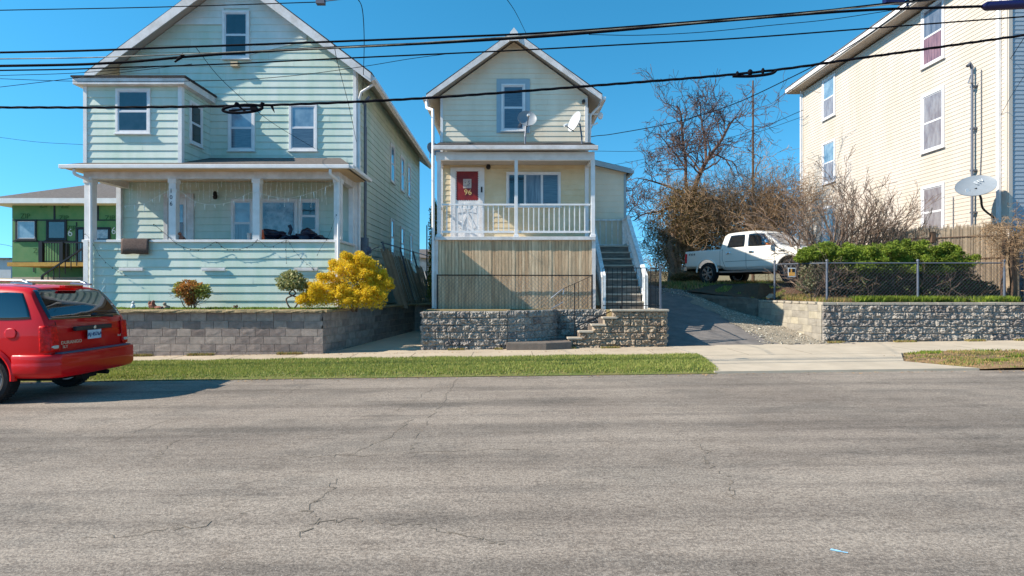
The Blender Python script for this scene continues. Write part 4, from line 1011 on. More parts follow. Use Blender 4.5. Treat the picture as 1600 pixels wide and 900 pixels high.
dish('satellite_dish', (-3.95, 28.6, 8.55), (.55,-.75,.3), .36, (0,-.1,.4), (-4.1, 28.8, 8.2), 'dish_grey', 'small dish at the far rear eave of the green house')

# ================= BEIGE TRIPLE DECKER (right) =================
RX = 15.5; YA, YZ_ = 18.0, 30.7
BH = empty('beige_house', (20, 24, 1.2), 'tall beige three storey house with white framed windows at the right', 'house')
sW = W_((RX,0,0), Y_, -X_); frW = W_((0,YA,0), X_, -Y_)
ET = 12.3
mb = MB(); siding(mb, sW, [(YA,1.0),(YZ_,1.0),(YZ_,ET-.15),(YA,ET-.15)], .135, .013); 
m5 = MB(); siding(m5, frW, [(RX,1.0),(25,1.0),(25,ET-.15),(RX,ET-.15)], .135, .013); m5.build('front_wall', 'blue_siding', BH, label='blue grey siding on the street front')
siding(mb, W_((0,YZ_,0), X_, Y_), [(RX,1.0),(25,1.0),(25,ET-.15),(RX,ET-.15)], .27, .013); siding(mb, W_((25,0,0), Y_, X_), [(YA,1.0),(YZ_,1.0),(YZ_,ET-.15),(YA,ET-.15)], .27, .013)
mb.build('wall', 'beige_siding', BH)
# foundation check for eave
t = MB(); t.box(RX-.62, 25.6, YA-.5, YZ_+.7, ET+.0, ET+.2); rr = t.build('roof', 'white_paint', BH, bevel=.02)
t = MB(); t.box(RX-.64, 25.62, YA-.52, YZ_+.72, ET+.201, ET+.24); t.build('roof_membrane', 'shingle', rr)
t = MB(); t.box(RX-.56, 25.5, YA-.44, YZ_+.64, ET-.06, ET-.001); t.build('soffit', 'soffit', rr)
t = MB(); t.obox(sW, YA, YA+.1, 0, .03, 1.0, ET-.1); t.obox(frW, RX, RX+.12, 0, .03, 1.0, ET-.1); t.obox(sW, YZ_-.1, YZ_, 0, .03, 1.0, ET-.1); each(t, 'corner_board', 'beige_siding', BH)
t = MB(); t.box(RX-.1, RX-.02, YA+.22, YA+.33, 1.0, ET-.05); t.tube([(RX-.08,YZ_+.05,ET-.1),(RX-.08,YZ_+.05,1.5)], .05, 8); each(t, 'downspout', 'white_paint', BH)
def ry(px): return RX*F/(px-800)
for k, (pa, pb, rows_) in enumerate(((1441,1477,((6,100),(141,234),(288,372))), (1286,1306,((120,184),(220,286),(322,392))))):
    ya, yb = ry(pb), ry(pa)
    for j, (pt, pbm) in enumerate(rows_):
        ym = (ya+yb)/2; z1 = PZ(pt, ym); z0 = PZ(pbm, ym)
        if k == 0: z0, z1 = ((9.95,12.15),(6.76,8.94),(3.53,5.5))[j]
        else: z0, z1 = ((10.0,12.0),(6.82,8.88),(3.5,5.7))[j]
        window(BH, sW, ya, yb, z0, z1, .1, pane=('glass_screen' if j else 'glass_pink') if not k else 'glass_screen', pane2='glass_light' if k else ('glass_screen' if j else 'glass_curtain'), frame='sash_white', proud=.06)
t = MB(); y = ry(1525.5); t.tube([(RX-.14,y,3.0),(RX-.14,y,9.05)], .04, 8); t.tube([(RX-.14,y,9.05),(RX-.22,y,9.2),(RX-.3,y,9.1)], .055, 8)
for z in (4.2,5.6,7.0,8.4): t.box(RX-.17,RX-.02,y-.07,y+.07,z,z+.05)
t.tube([(RX-.1,y,8.55),(RX-.35,y-.1,8.5),(RX-.3,y-.15,8.75)], .02, 6); t.tube([(RX-.04,ry(1535),8.9),(RX-.04,ry(1535),6.2),(RX-.04,ry(1533),5.2)], .012, 6); t.tube([(RX-.04,ry(1491),4.9),(RX-.04,ry(1491),2.5)], .012, 6)
t.build('service_conduit', 'galvanised', BH)
C = Vector((PX(1524,18.05), 18.05, PZ(294,18.05)))
D, re, M = dish('satellite_dish', C, (-.62,-.68,-.05), .50, (.0,.30,-.0), (RX-.02, 18.25, 3.15), 'dish_grey', 'big grey oval satellite dish on the corner of the beige house', ell=1.0)
bpy.data.objects.remove([c for c in D.children if c.name.startswith('receiver')][0]); bpy.data.objects.remove([c for c in D.children if c.name.startswith('mast')][0]); bpy.data.objects.remove(re)
dn = Vector((-.36,-.60,.66)).normalized(); ua = Vector((.90,-.15,.46)); ua = (ua-dn*ua.dot(dn)).normalized(); va = dn.cross(ua)
M = Matrix.Translation(C) @ Matrix((ua, va, dn)).transposed().to_4x4()
b = MB(); b.M = M @ Matrix.Diagonal((.56,.47,.5,1)); b.lathe([(.0001,0),(.35,.03),(.7,.1),(.97,.2),(1,.22),(1,.19),(.7,.07),(.35,0),(.0001,-.03)], (0,0,0), 'z', 44); re = b.build('reflector', 'dish_grey', D, smooth=True, sharp=70)
tx = MB(); tx.text('STV', .17, M @ Matrix.Translation((.2,.12*(1 if va.z > 0 else -1),.09)) @ Matrix.Rotation(0 if va.z > 0 else math.pi, 4, 'Z'), .003); tx.lathe([(.0001,0),(.065,0),(.065,.006),(.0001,.006)], M @ Vector((-.27,-.02,.06)), 'y', 16); tx.build('lettering', 'sign_white', D)
a = MB(); a.tube(catmull([C+dn*.03-Z_*.02, C+Vector((.12,-.06,-.3)), C+Vector((.32,.1,-.62)), C+Vector((.85,.3,-.9))], 5), .032, 8); a.build('mast', 'black_plastic', D, smooth=True)
a = MB(); a.blob((RX-.12,18.2,3.25), (.13,.13,.2), .1, 2, 2); a.blob((RX-.05,18.3,3.65), (.1,.1,.16), .1, 2, 2, 3); a.build('electric_meter', 'dish_white', BH)

# ================= far houses on the left =================
ZH = empty('sheathed_house', (-21, 29, 2.0), 'house under construction in green sheathing panels with grey hip roof', 'house')
zx = lambda px: PX(px, 29)
mb = MB(); mb.box(zx(19), -13.6, 29, 38, 2.0, 6.1); mb.build('wall', 'zip_green', ZH)
mb = MB(); mb.box(zx(19)+.02, -13.62, 28.985, 28.999, 1.6, 2.25); mb.build('foundation', 'concrete', ZH)
r = MB(); a0, a1, b0, b1 = zx(-4), -13.0, 28.3, 38.8; ez, tz = PZ(310,28.3), 8.1
r.add([(a0,b0,ez),(a1,b0,ez),(a1,b1,ez),(a0,b1,ez),(a0+4.2,33.5,tz),(a1-1,33.5,tz)], [(0,3,2,1),(0,1,5,4),(1,2,5),(2,3,4,5),(3,0,4)])
r.build('roof', 'shingle', ZH)
t = MB(); t.box(a0-.02, a1+.02, b0-.05, b0-.001, ez-.24, ez+.01); t.box(a0-.02, a1, b0, b1, ez-.25, ez-.2); t.box(a0-.05, a0-.001, b0, b1, ez-.24, ez+.01); t.build('fascia', 'white_paint', ZH)
t = MB(); wy = 28.985
for (xa, ya_, xb, yb_) in ((20,343,185,345),(84,317,87,343),(152,317,155,343),(20,376,120,378),(20,409,55,411),(52,411,54,425),(119,347,121,354)):
    t.box(zx(xa), zx(xb), wy-.004, wy, PZ(yb_,29), PZ(ya_,29))
t.build('seam_tape', 'zip_tape', ZH)
t = MB()
for (px, py) in ((70,321),(103,322),(100,341),(172,341),(40,338),(112,357),(60,392)):
    t.text('ZIP', .36, Matrix.Translation((zx(px), wy-.006, PZ(py,29))) @ Matrix.Rotation(rad(90), 4, 'X'), .001)
t.build('panel_lettering', 'zip_ink', ZH)
t = MB(); t.text('6', .55, Matrix.Translation((zx(110), wy-.006, PZ(364,29))) @ Matrix.Rotation(rad(90), 4, 'X') , .001); t.text('6', .5, Matrix.Translation((zx(178), wy-.006, PZ(361,29))) @ Matrix.Rotation(rad(90), 4, 'X') , .001); each(t, 'painted_number', 'sign_white', ZH)
zW = W_((0,29,0), X_, -Y_)
window(ZH, zW, zx(25), zx(58), PZ(375,29), PZ(343,29), .09, rows=1, pane='glass_light', frame='zip_tape')
window(ZH, zW, zx(73), zx(105), PZ(375,29), PZ(343,29), .09, rows=1, pane='glass_dark', frame='zip_tape', sash='zip_tape')
window(ZH, zW, zx(119), zx(134), 2.9, PZ(355,29), .09, rows=1, pane='glass_dark', frame='zip_tape', sash='zip_tape')
window(ZH, zW, zx(146), zx(173), PZ(376,29), PZ(355,29), .09, rows=1, pane='glass_haze', frame='zip_tape', sash='zip_tape')
dk = MB(); dk.box(zx(60), -15, 27.2, 28.98, PZ(417,28), PZ(411,28)); dk.build('deck', 'deck_wood', ZH)
t = MB(); zr0, zr1 = PZ(410,27.3), PZ(379,27.3)
for px in (65, 97): t.box(PX(px,27.3)-.09, PX(px,27.3)+.09, 27.22, 27.38, zr0-.1, zr1+.02)
t.bar((PX(62,27.3),27.3,zr1),(-15,27.3,zr1), .06); t.bar((PX(62,27.3),27.3,zr0+.05),(-15,27.3,zr0+.05), .05)
for i in range(60):
    x = PX(68,27.3)+i*.13
    if x < -15: t.bar((x,27.3,zr0),(x,27.3,zr1), .022)
t.box(PX(84,27.3), PX(89,27.3), 27.9, 28.1, 2.95, zr1); t.build('deck_railing', 'black_metal', ZH)
t = MB(); t.bar(P(66,431,26.5), P(135,384,26.5), .07); t.bar(P(66,431,26.5), P(66,438,26.5), .08)
for i in range(7): p = P(75+i*9, 426-i*6.2, 26.5); t.bar(p, p-Z_*.6, .03)
t.build('stair_railing', 'black_metal', ZH)
FB = empty('white_shed', (-55, 60, 1.6), 'long low white building far off at the left edge', 'building')
mb = MB(); mb.box(-62, PX(17,60), 60, 68, 1.0, PZ(405,60)); mb.build('wall', 'distant_white', FB)
mb = MB(); mb.box(-62.3, PX(18,60), 59.7, 68.3, PZ(405,60)+.001, PZ(403,60)); mb.build('roof', 'shingle', FB)
FB2 = empty('grey_house', (-5.6, 46, 1.8), 'small grey roofed house far behind, seen between the green and cream houses', 'house')
mb = MB(); mb.box(-8.6, -5.0, 46, 52, 1.5, 4.1); mb.build('wall', 'aged_white', FB2)
mb = MB(); mb.add([(-8.9,45.7,4.1),(-4.7,45.7,4.1),(-4.7,52.3,4.1),(-8.9,52.3,4.1),(-8.9,49,5.0),(-4.7,49,5.0)], [(0,3,2,1),(0,1,5,4),(2,3,4,5),(1,2,5),(3,0,4)]); mb.build('roof', 'shingle', FB2)
# ================= FENCES =================
def chainlink(mb, W, u0, u1, z0, z1, sp=.07, r=.0028, slope=0):
    O, U, N = W; L_ = u1-u0; H = z1-z0; k = -H
    while k < L_:
        for s in (0, 1):
            # line from (k,z0) to (k+H,z1), mirrored
            a, b = k, k+H; za, zb = 0, H
            if a < 0: za = -a; a = 0
            if b > L_: zb = H-(b-L_); b = L_
            if b > a:
                if s: a, b = L_-a, L_-b
                mb.tube([O+U*(u0+a)+N*(.004*s)+Z_*(z0+za+slope*a), O+U*(u0+b)+N*(.004*s)+Z_*(z0+zb+slope*b)], r, 3, cap=False)
        k += sp*1.42
# front fence on right wall
CF = empty('chain_link_fence', (11.5, 16.75, 1.3), 'low galvanised chain link fence on the right wall in front of the hedge', 'fence')
yF = 16.75; xf0, xf1 = PX(1292,yF), PX(1569,yF); zf0, zf1 = 1.30, PZ(411,yF)
m_ = MB(); chainlink(m_, W_((0,yF,0), X_, -Y_), xf0, xf1, zf0+.03, zf1, .075, .0023); m_.build('wire_mesh', 'wire', CF)
side0 = Vector((xf0, yF, 0)); side1 = Vector((8.62, 18.9, 0)); SU = (side1-side0); SLn = SU.length
m_ = MB(); chainlink(m_, W_(side0, SU, (-1,0,0)), 0, SLn, 1.36, 2.4, .075, .0023, slope=.03); m_.build('wire_mesh', 'wire', CF)
t = MB(); t.tube([(xf0,yF,zf1),(xf1,yF,zf1)], .02, 8); t.tube([(xf0,yF,zf1),(side1.x,side1.y,zf1+.05)], .02, 8); t.build('top_rail', 'galvanised', CF)
for (x, y, z) in ((xf0,yF,0),(PX(1434,yF),yF,0),(xf1,yF,0),(side1.x,side1.y,.08)):
    t = MB(); t.tube([(x,y,1.2+z),(x,y,zf1+.05+z)], .033, 10); t.blob((x,y,zf1+.07+z), (.045,.045,.045), 0, 1, 2); t.build('post', 'galvanised', CF, smooth=True)
SG = empty('fence_sign', (8.9, 17.9, 2.2), 'small orange and black notice in a white frame hanging on the chain link fence', 'sign')
sc_ = Vector((PX(1237,17.6), 17.6, PZ(425.5,17.6))); 
t = MB(); t.box(sc_.x-.115, sc_.x+.115, sc_.y-.012, sc_.y, sc_.z-.14, sc_.z+.14); t.build('board', 'sign_white', SG)
t = MB(); t.box(sc_.x-.095, sc_.x+.095, sc_.y-.016, sc_.y-.0125, sc_.z-.11, sc_.z+.0); t.box(sc_.x-.04, sc_.x+.005, sc_.y-.016, sc_.y-.0125, sc_.z+.001, sc_.z+.11); t.build('orange_panel', 'sign_orange', SG)
t = MB(); t.box(sc_.x-.095, sc_.x-.041, sc_.y-.016, sc_.y-.0125, sc_.z+.001, sc_.z+.11); t.box(sc_.x+.006, sc_.x+.095, sc_.y-.016, sc_.y-.0125, sc_.z+.001, sc_.z+.11); t.build('black_panel', 'sign_black', SG)
# chain link in front of the skirt
CF2 = empty('chain_link_fence', (0, 16.95, 1.08), 'chain link fence close in front of the brown wooden skirt', 'fence')
m_ = MB(); chainlink(m_, W_((0,16.95,0), X_, -Y_), -2.2, 2.36, 1.1, 2.07, .085, .0028); m_.build('wire_mesh', 'galvanised', CF2)
t = MB(); t.tube([(-2.2,16.95,2.08),(2.36,16.95,2.07)], .017, 8); t.tube([(-2.2,16.95,1.0),(-2.2,16.95,2.1)], .02, 8); t.tube([(2.36,16.95,1.0),(2.36,16.95,2.1)], .02, 8); t.build('frame', 'black_metal', CF2)
# slatted fence in the alley
AF = empty('slatted_fence', (-3.8, 22, 1.1), 'leaning chain link fence woven with grey brown slats in the gap between houses', 'fence')
sl = MB(); rgf = random.Random(9)
A0, A1 = Vector((-3.88,19.9,1.0)), Vector((-3.5,30,1.0))
n = 92
for i in range(n):
    p = A0.lerp(A1, i/n); lean = Vector((-.30,0,1)).normalized()*(2.0 if i > 4 else 1.95); top = p+lean*(1-.01*rgf.random()-(.28*smoothstep(36, 40, i)*(1-smoothstep(48,72,i)*.3)))
    d = (A1-A0).normalized(); hw = .043; p = p+X_*rgf.uniform(-.02,.02); top = top+Vector((rgf.uniform(-.03,.03),0,rgf.uniform(-.06,.04)))
    sl.prism([p-d*hw, p+d*hw, top+d*hw, top-d*hw], (.012,0,0))
sl.build('slats', 'slat_fence', AF)
sl = MB()
for j, (p0, wdt, hh_) in enumerate(((Vector((-3.92,19.8,1.0)), .36, 2.1), (Vector((-3.66,24.6,1.0)), .30, 1.7))):
    for i in range(9):
        a = p0+X_*(wdt*i/9)+Y_*(.015*(i % 2)); t_ = a+Vector((-.30,0,1)).normalized()*(hh_+rgf.uniform(-.06,.05)); sl.prism([a, a+X_*(wdt/9-.004), t_+X_*(wdt/9-.004), t_], (0,.01,0))
    sl.build('end_slats', 'reed', AF); sl = MB()
m_ = MB()
for j in range(40):
    a = A0.lerp(A1, j/40)+Vector((-.62,0,1.95)); b = a+Vector((-.02,0,.3)); 
    m_.tube([a, a+Vector((0,.2,.2))], .004, 3); m_.tube([a+Vector((0,.2,0)), a+Vector((0,0,.2))], .004, 3)
m_.build('wire_mesh', 'wire', AF)
t = MB(); t.tube([(-4.52,19.9,3.28),(-4.3,25,3.28),(-4.12,30,3.3)], .024, 8)
for y, x in ((19.9,-3.86),(22.6,-3.78),(25,-3.68),(30,-3.5)): t.tube([(x,y,.9),(x-.62,y,3.3)], .035, 8)
each(t, 'post', 'galvanised', AF, smooth=True); t = MB(); t.tube([(-4.25,18.2,1.1),(-4.25,18.2,2.5)], .03, 8); t.tube(catmull([(-4.25,18.2,2.3),(-4.5,18.15,2.35),(-4.6,18.15,2.6),(-4.4,18.15,2.9),(-4.2,18.2,3.0)], 5), .015, 6); t.build('gate_post', 'galvanised', AF)
# iron fence and hand rail by the stairs
IF = empty('iron_fence', (3.3, 15.85, 1.12), 'black iron picket fence on the wall at the foot of the stairs', 'fence')
t = MB(); ya = 15.85; xa, xb = 2.5, 4.08; zb, zt_ = 1.12, 2.25
for i in range(13): x = xa+(xb-xa)*i/12; t.bar((x,ya,zb),(x,ya,zt_), .013 if i not in (4,12) else .028)
for i in range(1, 14): y = ya+1.65*i/13; t.bar((xb,y,zb),(xb,y,zt_-.02), .014)
t.bar((xa,ya,zt_),(xb,ya,zt_), .03, .022); t.bar((xa,ya,zb+.1),(xb,ya,zb+.1), .025, .02); t.bar((xb,ya,zt_),(xb,ya+1.65,zt_), .03, .022); t.bar((xb,ya,zb+.1),(xb,ya+1.65,zb+.1), .025, .02)
t.build('pickets', 'black_metal', IF)
t = MB(); t.bar((xb,ya,.9),(xb,ya,zt_+.06), .05); t.bar((xb,ya+1.65,.9),(xb,ya+1.65,zt_+.04), .05); each(t, 'post', 'galvanised', IF)
HR = empty('hand_rail', (1.8, 16.1, .5), 'thin iron railing rising right along the stone entry steps', 'railing')
t = MB(); y = 16.0
for i in range(8):
    px = 878+i*6.6; yt = 452-i*3.0; yb_ = 481
    p = P(px, yt, y+.75); q = P(px, yb_, y+.75); t.bar(p, q, .012)
t.bar(P(878,452,y+.75), P(925,431,y+.75), .014)
t.build('pickets', 'black_metal', HR)
t = MB(); t.bar(P(898,524,y), P(898,443,y), .028); t.bar(P(898,512,y), P(962,483,y), .028); t.bar(P(970,478,y), P(970,486,y), .05)
t.build('post', 'black_metal', HR); t = MB(); t.tube(catmull([P(861,466,y+.2), P(876,454,y+.2), P(881,452,y+.2), P(880,460,y+.2)], 4), .016, 6); t.tube([P(862,482,y+.2), P(880,472,y+.2)], .016, 6); t.build('grab_bar', 'steel', HR)
# reed / stockade fence
RF = empty('stockade_fence', (14.2, 18.9, 1.3), 'old grey brown stockade fence of thin poles before the beige house', 'fence')
sl = MB(); F0, F1 = Vector((12.7,19.75,1.2)), Vector((15.42,18.0,1.2)); n = 96
d = (F1-F0).normalized(); N_ = Vector((d.y,-d.x,0))
for i in range(n):
    p = F0.lerp(F1, i/n)+N_*rgf.uniform(-.01,.01); h = 2.45+rgf.uniform(-.07,.07)
    sl.tube([p, p+Z_*h, p+Z_*(h+.08)], [.017,.017,.004], 5)
sl.build('poles', 'reed', RF)
t = MB(); 
for z in (1.45, 2.15): t.bar(F0+N_*.03+Z_*z, F1+N_*.03+Z_*z, .02, .03)
t.bar(F0.lerp(F1,.43)+N_*.05+Z_*2.0, F0.lerp(F1,.43)+N_*.05+Z_*2.35, .12); t.build('rail', 'bark', RF)
t = MB(); t.box(15.42, 15.5, 17.6, 18.0, 1.2, 3.2); t.build('end_board', 'reed', RF)
LF = empty('board_fence', (16.6, 17.4, 1.3), 'low grey horizontal board fence at the right edge behind the vine', 'fence')
t = MB()
for i in range(7): t.box(15.7, 18.5, 17.62, 17.65, 1.3+i*.2, 1.47+i*.2)
t.build('boards', 'aged_white', LF); t = MB(); t.box(15.75,15.85,17.655,17.75,1.2,2.75); t.box(17.2,17.3,17.655,17.75,1.2,2.75); each(t, 'post', 'aged_white', LF)

# ================= PLANTS =================
def plant(name, base, label, cat, group=None): return empty(name, base, label, cat, group)
def stems(parent, base, n, h, r, rng, spread=.5, lev=2, m='bark', kids=3, wob=.2, name='stem', split=.6, tilt=(0,0)):
    mb = MB()
    for i in range(n):
        a = rng.uniform(0, 6.28); s = rng.uniform(.1, 1)*spread
        branch(mb, (base[0]+math.cos(a)*.06, base[1]+math.sin(a)*.06, base[2]-.05), (math.cos(a)*s+tilt[0], math.sin(a)*s+tilt[1], 1), h*rng.uniform(.7, 1.1), r, lev, rng, kids, wob, .05, 5, split)
    return mb.build(name, m, parent)
rp = random.Random(11)
# yellow bush
b = plant('yellow_bush', (-4.2,15.75,1.1), 'large golden yellow feathery bush at the right end of the tan capped wall', 'bush')
Yb = 15.7
def lump(px, py, Y, r, ry=None, rz=None, w=1): return (PX(px,Y), Y, PZ(py,Y), r, ry or r*.8, rz or r, w)
lp = [lump(555,440,Yb,.62,.5,.62), lump(510,452,Yb-.05,.52,.42,.46), lump(540,418,Yb,.42,.4,.36), lump(580,432,Yb+.05,.42,.4,.5), lump(497,466,Yb-.15,.42,.35,.28), lump(575,462,Yb-.1,.4,.35,.35), lump(530,464,Yb-.2,.55,.35,.3), lump(585,466,Yb-.1,.42,.35,.35), lump(592,448,Yb,.35,.35,.4), lump(480,470,Yb-.15,.28,.3,.22), lump(550,470,Yb-.2,.5,.35,.25), lump(563,408,Yb,.27,.3,.2)]
leaves_mesh('foliage', clumpy(lp, 14, .12, 5), 70000, .05, 'yellow_leaf', b, 1, .55, .4, .3, gap=.4, gfr=3.4)
stems(b, (-4.3,15.75,1.1), 5, .9, .03, rp)
# small round shrubs
b = plant('shrub', (PX(297,15.6),15.6,1.1), 'round shrub with orange brown leaves in front of the green parapet', 'shrub')
lp = [lump(297,452,15.6,.36,.3,.26), lump(284,452,15.6,.22,.2,.2), lump(314,455,15.6,.25,.25,.22), lump(297,468,15.6,.16,.15,.16)]
leaves_mesh('foliage', [lp[0], lp[3]], 2600, .06, 'red_leaf', b, 2, .6, .6, gap=.3)
leaves_mesh('outer_leaves', [lp[1], lp[2]], 1500, .06, 'olive_leaf', b, 3, .5, .6, gap=.3)
stems(b, (PX(298,15.6),15.6,1.1), 7, .55, .014, rp)
b = plant('shrub', (PX(458,15.6),15.6,1.1), 'small topiary shrub with cream edged leaves and twisted bare stems beside the yellow bush', 'shrub')
lp = [lump(457,440,15.6,.40,.33,.22), lump(446,446,15.6,.22,.2,.14), lump(470,446,15.6,.22,.2,.16), lump(455,430,15.6,.25,.2,.14)]
leaves_mesh('foliage', lp, 2600, .065, 'cream_leaf', b, 4, .55, .6, gap=.3)
t = MB(); 
for s in (-1, 1): t.tube(catmull([(PX(457,15.6),15.6,1.08), (PX(457+6*s,15.6),15.6+.05*s,1.25), (PX(457+9*s,15.6),15.6,1.42), (PX(457-5*s,15.6),15.6,1.55), (PX(457+6*s,15.6),15.6,1.75)], 5), .022, 6)
t.build('stem', 'bark', b)
blades('ground_cover', 6000, (-12.5, -4.7, 15.16, 16.3), .055, 'hedge_leaf', lambda x, y: 1.12, 8, lambda x, y: .2+.8*(noise.noise(Vector((x*2, y*3, 1))) > 0), 'low weeds and moss along the bed below the green parapet', 'ground cover', .02)
# garden ornaments
t = MB(); x = PX(208,15.5); t.blob((x,15.5,1.19), (.06,.05,.08), .1, 2, 2); t.blob((x,15.5,1.30), (.04,.04,.045), .1, 2, 2, 2); t.build('garden_ornament', 'sign_white', smooth=True, label='small white garden figurine, leftmost on the flower bed', cat='ornament')
t = MB(); x = PX(238,15.5); t.blob((x,15.5,1.2), (.11,.08,.1), .3, 3, 2, 4); t.blob((x+.03,15.48,1.31), (.05,.05,.06), .2, 2, 2, 5); t.blob((x-.07,15.5,1.28), (.04,.04,.06), .2, 2, 2, 6); t.build('garden_ornament', 'rock_red', label='reddish clay figurine on the flower bed left of the orange brown shrub', cat='ornament')
t = MB(); x = PX(249,15.5); t.blob((x,15.45,1.16), (.1,.06,.06), .3, 3, 2, 8); t.blob((x+.08,15.45,1.15), (.06,.05,.05), .3, 3, 2, 9); t.build('rock', 'rock_red', label='low dark red stone between the two garden figurines', cat='rock')
t = MB(); x = PX(260,15.5); t.blob((x,15.5,1.18), (.1,.07,.07), .15, 2, 2, 1); t.blob((x-.03,15.47,1.27), (.05,.045,.05), .1, 2, 2, 3); t.blob((x-.12,15.5,1.15), (.06,.05,.05), .2, 2, 2, 7); t.build('garden_ornament', 'rock', label='pale crouching animal figurine beside the orange brown shrub', cat='ornament')
t = MB(); x = PX(367,15.6); t.blob((x,15.6,1.17), (.05,.04,.06), .3, 3, 2, 1); t.blob((x+.05,15.6,1.2), (.03,.03,.05), .3, 3, 2, 4); t.build('garden_ornament', 'bark', label='little brown lump of bark standing alone in mid bed', cat='ornament')
t = MB(); t.blob((8.55,19.0,1.42), (.13,.1,.09), .25, 3, 2, 1); t.build('rock', 'rock', label='pale round rock at the foot of the end fence post', cat='rock')
# hedge
hb = plant('hedge', (11.5,17.5,1.3), 'wide flat topped evergreen hedge, bright green above, behind the low chain link fence', 'hedge')
Yh = 17.6
top = [lump(px, py, Yh, .6, .5, rz) for px, py, rz in ((1300,402,.33),(1335,400,.36),(1370,396,.36),(1405,394,.34),(1440,396,.36),(1475,401,.36),(1500,408,.26),(1355,408,.3),(1430,408,.3),(1462,412,.3),(1320,415,.3),(1385,416,.3),(1410,420,.28),(1450,420,.28),(1488,415,.25),(1340,422,.25))]
leaves_mesh('foliage', clumpy(top, 9, .15, 3), 84000, .065, 'hedge_leaf', hb, 5, .6, .36, .5, gap=.7, gfr=3.2)
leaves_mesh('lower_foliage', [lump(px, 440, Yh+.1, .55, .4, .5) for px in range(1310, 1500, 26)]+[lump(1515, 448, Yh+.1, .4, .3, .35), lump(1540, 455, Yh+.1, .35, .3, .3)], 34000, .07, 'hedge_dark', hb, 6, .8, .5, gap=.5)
mb = MB()
for i in range(15):
    x = PX(1305+i*13, 17.4); branch(mb, (x,17.4+rp.uniform(-.2,.5),1.25), (rp.uniform(-.6,.6),rp.uniform(-.5,.2),1), 1.0, .014, 2, rp, 3, .25, .05, 4, .6)
mb.build('stem', 'bark_grey', hb)
sb_ = plant('juniper_bush', (9.3,17.6,1.35), 'scraggly grey green bush with bare patches at the left end of the hedge', 'bush')
leaves_mesh('foliage', [lump(1268,398,Yh,.42,.4,.24), lump(1290,394,Yh+.1,.4,.4,.3), lump(1252,404,Yh,.2,.25,.12)], 15000, .06, 'hedge_leaf', sb_, 7, .5, .4, .3, gap=.5)
leaves_mesh('lower_foliage', [lump(1272,425,Yh,.42,.4,.4), lump(1262,445,Yh,.35,.35,.25), lump(1292,440,Yh,.3,.3,.4)], 9000, .065, 'grey_leaf', sb_, 8, .8, .5, gap=.5)
mb = MB()
for i in range(14): branch(mb, (9.35+rp.uniform(-.35,.35),17.5+rp.uniform(-.2,.3),1.3), (rp.uniform(-.7,.7),rp.uniform(-.5,.3),1), 1.1, .016, 2, rp, 4, .3, .03, 4, .6)
mb.build('stem', 'bark_grey', sb_)
blades('ground_cover', 9000, (9.4, 14.6, 16.55, 17.0), .17, 'hedge_leaf', lambda x, y: 1.29, 9, lambda x, y: (x > 9.9)*(.1+.9*(noise.noise(Vector((x*1.6, y, 4))) > -.1)), 'bright green ground cover along the foot of the chain link fence', 'ground cover', .02)
blades('dry_grass', 6000, (8.5, 10.0, 16.6, 18.9), .13, 'dry_blade', lambda x, y: rightg(x, y), 10, lambda x, y: (x > 9.0-.125*(y-16.3)), 'dry straw grass at the corner of the right yard by the sign', 'dry grass', .008)
blades('grass', 9000, (6.6, 13, 19.2, 25), .07, 'grass_blade', lambda x, y: rightg(x, y), 12, lambda x, y: (y > wall_line(x)+.2)*(noise.noise(Vector((x*1.2, y*1.2, 14))) > .12), 'patchy grass around the parked pickup', 'grass', .012)
blades('dry_grass', 16000, (5.0, 14, 22.5, 31), .16, 'dry_blade', lambda x, y: (rightg(x, y) if x > 6.6 else drive_z(min(x,9), y)), 13, lambda x, y: 0 if x < 6.3 else .8, 'tan dead grass and leaves behind the pickup', 'dry grass', .02)
# bare shrub in front of the beige house
bs_ = plant('bare_shrub', (10.9,19.6,1.6), 'large leafless shrub with many arching grey stems in front of the beige house', 'shrub')
mb = MB(); rb = random.Random(31)
for i in range(26):
    a = rb.uniform(-.75, 1); branch(mb, (10.85+a*.45,19.4+rb.uniform(-.3,.3),1.7), (a*1.3+rb.uniform(-.15,.15)+.12,rb.uniform(-.35,.35),1), 2.5*rb.uniform(.8,1.1), .04, 3, rb, 4, .14, .05, 5, .5, .007, .7)
mb.build('branches', 'bark_grey', bs_)
rgx = random.Random(3)
# vine thicket at right edge
vt = plant('vine_thicket', (15.0,16.9,1.3), 'tangled leafless vine on twisted trunks at the right end of the stockade fence', 'vine')
mb = MB()
for (x, a) in ((PX(1568,16.9),-.02),(PX(1580,16.9),.03),(PX(1576,17.1),0)):
    mb.tube(catmull([(x,16.9,1.1),(x+.03+a,16.92,1.8),(x-.03,16.88,2.5),(x+.05,16.9,3.2)], 5), [.07-.001*k for k in range(16)], 7)
mb.build('trunk', 'bark', vt)
mb = MB()
for i in range(46): branch(mb, (PX(1583,16.9)+rgx.uniform(-.25,.5),16.9+rgx.uniform(-.25,.25),PZ(rgx.uniform(350,395),16.9)), (rgx.uniform(-1,1),rgx.uniform(-1,1),rgx.uniform(-.7,.7)), .7, .013, 3, rgx, 3, .45, -.02, 4, .6, .004, 1.2)
for i in range(12): branch(mb, (15.3+rgx.uniform(0,.8),16.9,1.25), (rgx.uniform(-.4,.4),0,1), 1.3, .02, 2, rgx, 3, .35, 0, 4)
mb.build('vines', 'brush_twig', vt)
leaves_mesh('foliage', [(15.3,16.95,3.3,.5,.3,.35),(15.8,16.95,3.2,.5,.3,.4),(15.7,16.95,2.5,.5,.3,.4)], 2600, .06, 'brush_leaf', vt, 17, .9, .6, gap=.5)
